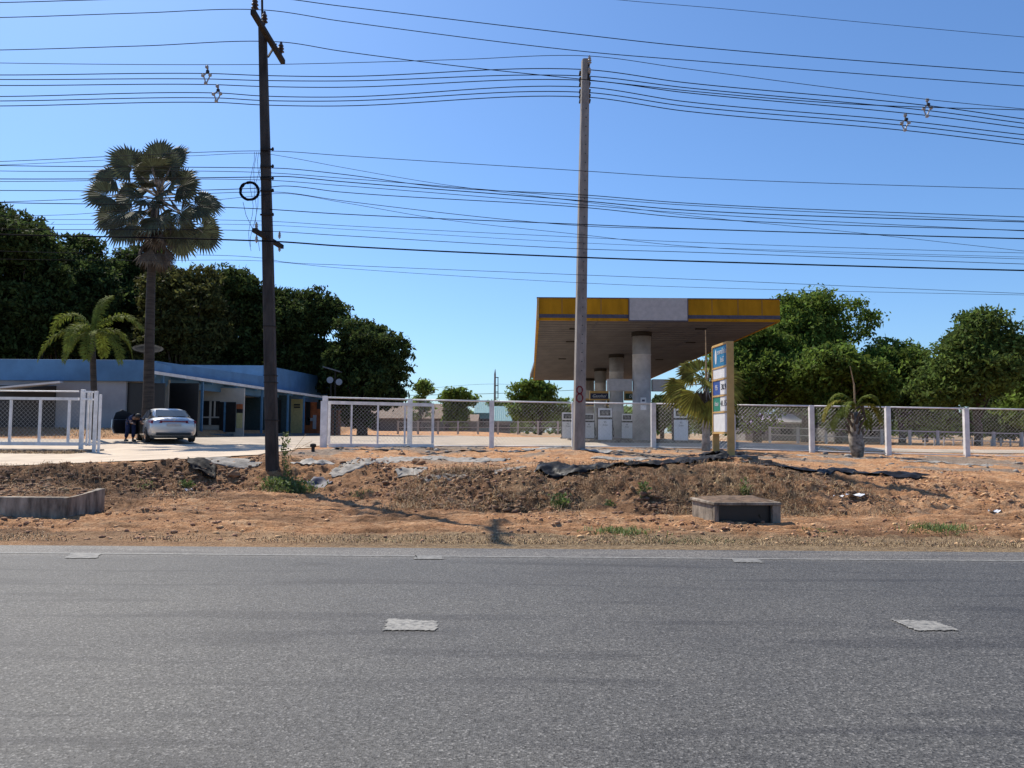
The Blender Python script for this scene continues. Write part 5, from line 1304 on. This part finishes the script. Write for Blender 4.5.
for i, (path, w_, mm, lb) in enumerate([
    ([(522, 450), (545, 448.5), (570, 447.5)], .6, m_sack, 'white crumpled sheeting beside the foot of the concrete pole'),
    ([(575, 450), (600, 451.5), (625, 452)], .5, m_sack, 'white sheeting scrap just right of the concrete pole foot'),
    ([(332, 470), (352, 466), (372, 462), (410, 459), (440, 457)], .95, m_sackg, 'grey dusty sheet on the bank in front of the sliding gate'),
    ([(330, 474), (338, 473), (348, 473)], .8, m_sackg, 'small grey sheet patch right of the old pole'),
    ([(396, 471), (408, 470), (420, 473)], .8, m_sackg, 'grey sheet patch half buried at the middle of the bank'),
    ([(205, 459), (225, 462), (245, 464), (262, 463)], .38, m_sackg, 'pale torn sheeting left of the old pole'),
    ([(290, 464), (310, 462), (335, 460)], .4, m_sack, 'pale torn sheeting right of the old pole'),
    ([(418, 478), (440, 478.5), (475, 478)], .3, m_sackg, 'narrow grey sheet strip on the bank face'),
    ([(495, 475), (508, 470), (522, 467)], .4, m_sackg, 'grey sheet strip left of the long black plastic'),
    ([(430, 459), (470, 461), (510, 459)], .9, m_sackg, 'grey sheet laid flat in front of the fence'),
    ([(590, 458), (620, 460), (650, 459)], .5, m_sackg, 'grey sheet on the ground below the columns'),
    ([(780, 455), (820, 457), (870, 459)], .35, m_sackg, 'grey sheet strip near the stubby palm'),
    ([(900, 462), (950, 464), (1000, 466)], .5, m_sackg, 'grey sheet strip near the right edge'),
]): ribbon('cloth_sheet', path, w_, mm, lb, 'ground sheet', 20+i, 10, .035, .012, group='scraps of sheeting on the bank')
for px, py, s_, lb in ((837, 499, .11, 'printed white paper scrap with dark marks on the bank'), (853, 500.5, .19, 'plain white paper scrap right of the printed one'), (992, 512, .12, 'white paper scrap near the right edge'), (186, 491, .06, 'tiny white scrap below the black plastic bag')):
    p = hit(px, py); q = MB(); s2 = s_*.6; V = []
    for j in range(4):
        for i in range(5): V.append((p.x+(i/4-.5)*s_*2+.03*j, p.y+(j/3-.5)*s2*2, p.z+.05+.03*math.sin(i*1.7+j)))
    q.add(V, [(j*5+i, j*5+i+1, j*5+i+6, j*5+i+5) for j in range(3) for i in range(4)]); o = q.build('paper_scrap', m_signwhite); tag(o, lb, 'litter', 'paper litter on the bank')
    if px == 837:
        q = MB(); q.box(p.x-.03, p.x+.0, p.y-.02, p.y+.02, p.z+.085, p.z+.09); q.box(p.x+.03, p.x+.06, p.y-.02, p.y+.02, p.z+.085, p.z+.09); q.build('print', m_dtext, o, local=False)
# short stake at the gate, stones
p = hit(313, 452); q = MB(); q.lathe(p, [(.05, -.1), (.055, .12), (.10, .14), (.09, .22), (.03, .24)], 12); tag(q.build('short_post', m_steel), 'short dark capped stub beside the sliding gate post', 'post stub')
for i, (px, py, s_, lb) in enumerate(((430, 451, .16, 'dark boulder by the fence, left of the concrete pole'), (419, 465, .18, 'dark stone on the bank below the fence'), (848, 457, .13, 'pale stone at the foot of the stubby palm'), (233, 476, .16, 'brown block of soil left of the old pole'), (402, 455, .13, 'reddish stone under the gate end'))):
    p = hit(px, py); bm = bpy.data.meshes.new('stone'); g = np.random.default_rng(i); q = MB()
    q.lathe((p.x, p.y, p.z), [(.4*s_, -.3*s_), (1.0*s_, 0), (.9*s_, .45*s_), (.5*s_, .8*s_)], 7); q.v = [(x+g.uniform(-.2, .2)*s_, y+g.uniform(-.2, .2)*s_, z+g.uniform(-.12, .12)*s_) for x, y, z in q.v]
    tag(q.build('stone', m_stone if i == 2 else m_dclod), lb, 'stone', 'loose stones on the bank')

# ------------------------------------------------------------------ weeds
def weed(px, py, r_, h, n, label, m=m_grass, seed=1, leafy=False, vine=None):
    p = hit(px, py); r = empty('weed', p, label, 'weed', 'green weeds on the verge')
    g = np.random.default_rng(seed)
    def pos(g_, n_): return p.x+g_.normal(0, r_*.5, n_), p.y+g_.normal(0, r_*.4, n_)
    blades('stems', n, pos, (h*.4, h), .012, m, seed, .9, None, r)
    if leafy:
        m_ = int(n*.8); P_ = np.stack([g.normal(p.x, r_*.5, m_), g.normal(p.y, r_*.4, m_), p.z+h*g.uniform(.15, .9, m_)], -1)
        V, Fq = leaf_cloud(P_, .035, g, .7); V -= np.array(p); np_mesh('leaves', V, Fq, m, r)
    return r
weed(279, 488, .42, .30, 480, 'thick green weeds around the foot of the old pole', seed=31, leafy=True)
weed(296, 492, .45, .3, 300, 'weeds trailing right of the old pole foot', seed=32, leafy=True)
weed(560, 508, .22, .28, 130, 'leafy green weed at the middle of the bank foot', seed=33, leafy=True)
weed(622, 532, .5, .22, 380, 'green grass tuft by the roadside below the long plastic sheet', seed=34)
weed(644, 501, .12, .2, 60, 'small green weed on the bank left of the drain box', seed=35, leafy=True)
weed(610, 507, .12, .16, 50, 'tiny weed between the two leafy ones on the bank', seed=36, leafy=True)
weed(757, 521, .22, .26, 150, 'green weed growing against the front of the drain box', seed=37, leafy=True)
weed(745, 494, .1, .4, 36, 'tall thin weed standing behind the drain box', seed=38, leafy=True)
weed(940, 530, .5, .24, 360, 'green grass patch by the roadside near the right edge', seed=39)
weed(820, 531, .3, .1, 140, 'low green patch right of the drain box', seed=40)
weed(186, 486, .18, .2, 90, 'small green weed on the dark bank left of the old pole', seed=41, leafy=True)
weed(145, 487, .3, .12, 120, 'grassy patch on the dark bank beside the culvert wall', seed=42)
weed(362, 496, .25, .14, 110, 'grassy green patch on the bank right of the old pole', seed=43)
weed(495, 500, .22, .42, 60, 'clump of long pale dry stalks at the centre of the bank', m_straw, 44)
# vine climbing on the pole foot
vn = empty('climbing_weed', base1, 'thin vine climbing the right side of the old pole foot', 'weed')
q = MB()
for s_ in range(5):
    q.tube([at(283+s_*.9+2*math.sin(k*.9+s_), 485-k*6.5, 18.91) for k in range(9-s_)], .006, 4)
for e in ((312, 441), (306, 434), (300, 446)): q.tube([at(286, 462, 18.88), at(292, 452, 18.77), at(*e, 18.65)], .005, 4)
q.build('stems', m_straw, vn)
g = np.random.default_rng(50); Pv = []
for k in range(260):
    yy = g.uniform(432, 484); v = at(g.normal(285.5, 2.4), yy, 18.88+g.uniform(-.1, .1)); Pv.append(v[:])
V, Fq = leaf_cloud(np.array(Pv), .035, g, .6); V -= np.array(vn.location); np_mesh('leaves', V, Fq, m_grass, vn)
st_ = MB(); p = hit(75, 497); 
for s_ in range(7): st_.tube([(p.x+s_*.03, p.y-.1, p.z+.2), (p.x+s_*.05-.15, p.y-.25, p.z+.3+s_*.02), (p.x+s_*.04-.2, p.y-.3, p.z+.02*s_)], .005, 4)
tag(st_.build('dry_stalks', m_straw), 'dry stalks hanging over the culvert wall', 'weed')

# ------------------------------------------------------------------ car
cpos = Vector((at(170, 443, 31.6).x, 31.6, 0)); cpos.z = float(base_z(cpos.x, 31.6))+.02
cpos.x -= .22
car = empty('parked_car', cpos, 'silver sedan seen from behind with its driver door open', 'car', rz=R(32))
car.scale = (1, 1, .93)
st_s = [(-2.30, .48, .72, .80, .66), (-2.24, .30, .84, .98, .80), (-2.05, .22, .90, 1.05, .865), (-1.6, .2, .93, 1.08, .89), (-1.0, .2, .93, 1.0, .89), (0, .2, .91, .95, .89), (1.0, .2, .9, .95, .89), (1.5, .2, .87, .92, .88), (2.0, .22, .76, .82, .84), (2.24, .3, .62, .68, .72), (2.30, .4, .55, .58, .6)]
V = []; Fs = []; nR = 14
for (y, zb, zs_, zt_, hw__) in st_s:
    half = [(0.25*hw__, zb), (hw__*.86, zb), (hw__*.97, zb+.12), (hw__, (zb+zs_)/2+.05), (hw__*.965, zs_), (hw__*.80, zs_+.72*(zt_-zs_)), (hw__*.3, zt_)]
    V += [(x, y, z) for x, z in half]+[(-x, y, z) for x, z in half[::-1]]
for i in range(len(st_s)-1):
    for k in range(nR): Fs.append((i*nR+k, i*nR+(k+1) % nR, (i+1)*nR+(k+1) % nR, (i+1)*nR+k))
Fs += [tuple(range(nR))[::-1], tuple((len(st_s)-1)*nR+k for k in range(nR))]
q = MB(); q.add(V, Fs); body = q.build('body', m_silver, car, smooth=True, local=True); s2 = body.modifiers.new('s', 'SUBSURF'); s2.levels = 2; s2.render_levels = 2
gh = [(-1.80, 1.03, .66, 1.04, .6), (-1.2, 1.0, .76, 1.33, .56), (-.75, .96, .78, 1.43, .58), (-.1, .94, .79, 1.455, .59), (.4, .94, .78, 1.42, .57), (.75, .94, .76, 1.25, .58), (1.3, .92, .66, .94, .62)]
V = []; Fs = []; nR = 8
for (y, zb, wb, zt_, wt) in gh:
    V += [(wb, y, zb), (wt+.03, y, zt_-.05), (wt-.08, y, zt_), (.0, y, zt_+.015), (-wt+.08, y, zt_), (-wt-.03, y, zt_-.05), (-wb, y, zb), (0, y, zb-.05)]
for i in range(len(gh)-1):
    for k in range(nR): Fs.append((i*nR+k, i*nR+(k+1) % nR, (i+1)*nR+(k+1) % nR, (i+1)*nR+k))
Fs += [tuple(range(nR))[::-1], tuple((len(gh)-1)*nR+k for k in range(nR))]
q = MB(); q.add(V, Fs); cab = q.build('roof', m_silver, car, smooth=True, local=True); s2 = cab.modifiers.new('s', 'SUBSURF'); s2.levels = 1; s2.render_levels = 1
def quad3(pts, name, m, parent=car, th=.012):
    q = MB(); q.add(pts, [tuple(range(len(pts)))]); o = q.build(name, m, parent, local=True); s_ = o.modifiers.new('t', 'SOLIDIFY'); s_.thickness = th; s_.offset = 0; return o
quad3([(-.60, -1.80, 1.085), (.60, -1.80, 1.085), (.53, -1.18, 1.36), (-.53, -1.18, 1.36)], 'rear_window', m_glass)
quad3([(-.62, 1.3, .98), (.62, 1.3, .98), (.55, .6, 1.345), (-.55, .6, 1.345)], 'windscreen', m_glass)
for s_ in (-1, 1):
    quad3([(s_*.80, -1.25, 1.0), (s_*.82, -.3, 1.0), (s_*.655, -.3, 1.38), (s_*.64, -.85, 1.35)], 'side_window', m_glass)
    quad3([(s_*.82, -.22, 1.0), (s_*.80, .85, .98), (s_*.65, .45, 1.33), (s_*.655, -.22, 1.38)], 'side_window', m_glass)
    q = MB(); q.hexa([(s_*.42, -2.31, .80), (s_*.80, -2.22, .78), (s_*.875, -1.95, .82), (s_*.5, -2.2, .8)], [(s_*.42, -2.27, .90), (s_*.79, -2.16, .91), (s_*.87, -1.93, .90), (s_*.5, -2.2, .9)]); q.build('tail_lamp', m_tail, car, local=True)
    for y in (-1.35, 1.4):
        wh = MB(); N = 24; prof = [(.10, .0), (.315, .0), (.335, .03), (.335, .17), (.315, .2), (.10, .2)]
        V = []; Fs = []
        for r_, x_ in prof:
            for k in range(N): V.append((s_*(.90-x_), y+r_*math.cos(k/N*6.2832), .335+r_*math.sin(k/N*6.2832)))
        for i in range(len(prof)-1):
            for k in range(N): Fs.append((i*N+k, i*N+(k+1) % N, (i+1)*N+(k+1) % N, (i+1)*N+k))
        wh.add(V, Fs); wo_ = wh.build('wheel', m_tyre, car, local=True)
        rm = MB(); V = [(s_*.905, y, .335)]+[(s_*.902, y+.215*math.cos(k/N*6.2832), .335+.215*math.sin(k/N*6.2832)) for k in range(N)]
        rm.add(V, [(0, 1+k, 1+(k+1) % N) for k in range(N)])
        rm.build('rim', m_chrome, wo_, local=True)
    q = MB(); q.box(s_*.93-.09, s_*.93+.09, .72, .82, .98, 1.1); q.build('mirror', m_silver, car, local=True, bevel=.03)
q = MB(); q.box(-.42, .42, -2.325, -2.285, .845, .885); q.build('chrome_strip', m_tail, car, local=True, bevel=.01)
q = MB(); q.box(-.26, .26, -2.325, -2.305, .66, .78); pt = q.build('number_plate', m_panel, car, local=True)
q = MB(); q.box(-.62, .62, -2.30, -2.2, .30, .40); q.build('rear_skirt', m_dark, car, local=True, bevel=.02)
q = MB(); q.box(-.78, .78, -2.0, 2.1, .17, .3); q.build('underbody', m_dark, car, local=True)
q = MB(); q.box(-.045, .045, -2.325, -2.30, .92, .97); q.build('badge', m_chrome, car, local=True)
q = MB(); q.box(-.905, -.88, -.35, .9, .35, .96); q.build('door_opening', m_dark, car, local=True)
# open driver door, hinged at the front left
hx, hy, ang = -.90, .95, R(62)
def dpt(s_, z, o=0):   # s along the door from hinge
    return (hx-math.sin(ang)*s_-math.cos(ang)*o, hy-math.cos(ang)*s_+math.sin(ang)*o, z)
lo = [dpt(0, .3), dpt(1.1, .34), dpt(1.16, .95), dpt(0, .95)]
def slab(pts_o, name, m, th, parent=car):
    f = [dpt(s_, z, 0) for s_, z in pts_o]; b_ = [dpt(s_, z, th) for s_, z in pts_o]; n = len(f)
    q = MB(); q.add(f+b_, [tuple(range(n)), tuple(range(2*n-1, n-1, -1))]+[(k, n+k, n+(k+1) % n, (k+1) % n) for k in range(n)]); return q.build(name, m, parent, local=True)
dr = slab([(0, .3), (1.05, .34), (1.16, .6), (1.14, .95), (0, .95)], 'door', m_silver, .05)
def slab2(pts_o, name, m, o0, o1, parent):
    f = [dpt(s_, z, o0) for s_, z in pts_o]; b_ = [dpt(s_, z, o1) for s_, z in pts_o]; n = len(f)
    q = MB(); q.add(f+b_, [tuple(range(n)), tuple(range(2*n-1, n-1, -1))]+[(k, n+k, n+(k+1) % n, (k+1) % n) for k in range(n)]); return q.build(name, m, parent, local=True)
slab2([(.03, .33), (1.02, .37), (1.12, .6), (1.1, .94), (.03, .94)], 'inner_trim', m_dark, -.06, -.003, dr)
slab2([(.1, .95), (1.1, .95), (1.0, 1.25), (.72, 1.38), (.35, 1.25)], 'door_window', m_dark, .01, .03, dr)

# person bending into the car
L_ = car.matrix_basis if False else Matrix.Translation(cpos) @ Matrix.Rotation(R(32), 4, 'Z')
def W(x, y, z): return L_ @ Vector((x, y, z))
def skin_obj(name, verts, edges, rad, m, parent, root=0, sub=2):
    me = bpy.data.meshes.new(name); me.from_pydata([tuple(v) for v in verts], edges, []); me.materials.append(m)
    o = bpy.data.objects.new(name, me); COL.objects.link(o); o.parent = parent
    md = o.modifiers.new('skin', 'SKIN'); md.use_smooth_shade = True
    for i, r_ in enumerate(rad):
        sv = me.skin_vertices[0].data[i]; sv.radius = (r_, r_) if not hasattr(r_, '__len__') else r_; sv.use_root = (i == root)
    s_ = o.modifiers.new('sub', 'SUBSURF'); s_.levels = sub; s_.render_levels = sub
    return o
pp = W(-1.28, .1, 0)
per = empty('person', (pp.x, pp.y, 1.12), 'person in dark blue clothes bending into the car through its open door', 'person', rz=R(32-75))
# local frame: -y... faces +x' (towards the car). x forward, y left, z up
def J(*v): return v
v_ = [J(0, 0, .80), J(.18, 0, .90), J(.38, 0, .94), J(.52, 0, .94), J(.62, 0, .95), J(.74, 0, .98),
      J(0, .10, .76), J(.10, .11, .42), J(-.02, .12, .08), J(.14, .13, .03),
      J(0, -.10, .76), J(.04, -.11, .42), J(-.12, -.12, .08), J(.04, -.13, .03),
      J(.48, .18, .90), J(.60, .22, .72), J(.76, .2, .70), J(.84, .19, .69),
      J(.48, -.18, .90), J(.62, -.22, .74), J(.78, -.2, .72), J(.86, -.19, .71)]
e_ = [(0, 1), (1, 2), (2, 3), (3, 4), (4, 5), (0, 6), (6, 7), (7, 8), (8, 9), (0, 10), (10, 11), (11, 12), (12, 13), (3, 14), (14, 15), (15, 16), (16, 17), (3, 18), (18, 19), (19, 20), (20, 21)]
ra = [.10, .10, .11, .09, .05, .095, .09, .06, .04, .035, .09, .06, .04, .035, .06, .045, .035, .03, .06, .045, .035, .03]
skin_obj('body', v_, e_, ra, m_skin, per)
tr_v = [v_[0], v_[6], v_[7], J(-.02, .12, .14), v_[10], v_[11], J(-.11, -.12, .14), J(.08, 0, .85)]
skin_obj('trousers', tr_v, [(0, 1), (1, 2), (2, 3), (0, 4), (4, 5), (5, 6), (0, 7)], [.165, .115, .085, .075, .115, .085, .075, .155], m_navycloth, per)
sh_v = [v_[1], v_[2], v_[3], v_[14], J(.55, .21, .79), v_[18], J(.57, -.21, .81), J(.07, 0, .85)]
skin_obj('shirt', sh_v, [(7, 0), (0, 1), (1, 2), (2, 3), (3, 4), (2, 5), (5, 6)], [.155, .17, .14, .08, .07, .08, .07, .16], m_navycloth, per, root=1)
q = MB(); q.lathe((.75, 0, .99), [(.02, -.06), (.09, -.05), (.112, .02), (.10, .08), (.04, .115)], 12); q.build('hair', m_hair, per, smooth=True, local=True)
for s_ in (-.13, .13):
    q = MB(); y0_ = s_; bx0 = -.16 if s_ < 0 else -.06
    q.box(bx0, bx0+.27, y0_-.045, y0_+.045, 0, .075); q.build('shoe', m_dark, per, local=True, bevel=.02)
    for k in range(5):
        q = MB(); sy = .19 if s_ > 0 else -.19; zx = (.84, .68) if s_ > 0 else (.86, .70)
        q.tube([(zx[0], sy+(k-2)*.017, zx[1]), (zx[0]+.05, sy+(k-2)*.02, zx[1]-.01), (zx[0]+.075-.006*abs(k-2), sy+(k-2)*.02, zx[1]-.035)], [.009, .008, .006], 6); q.build('finger', m_skin, per, local=True)
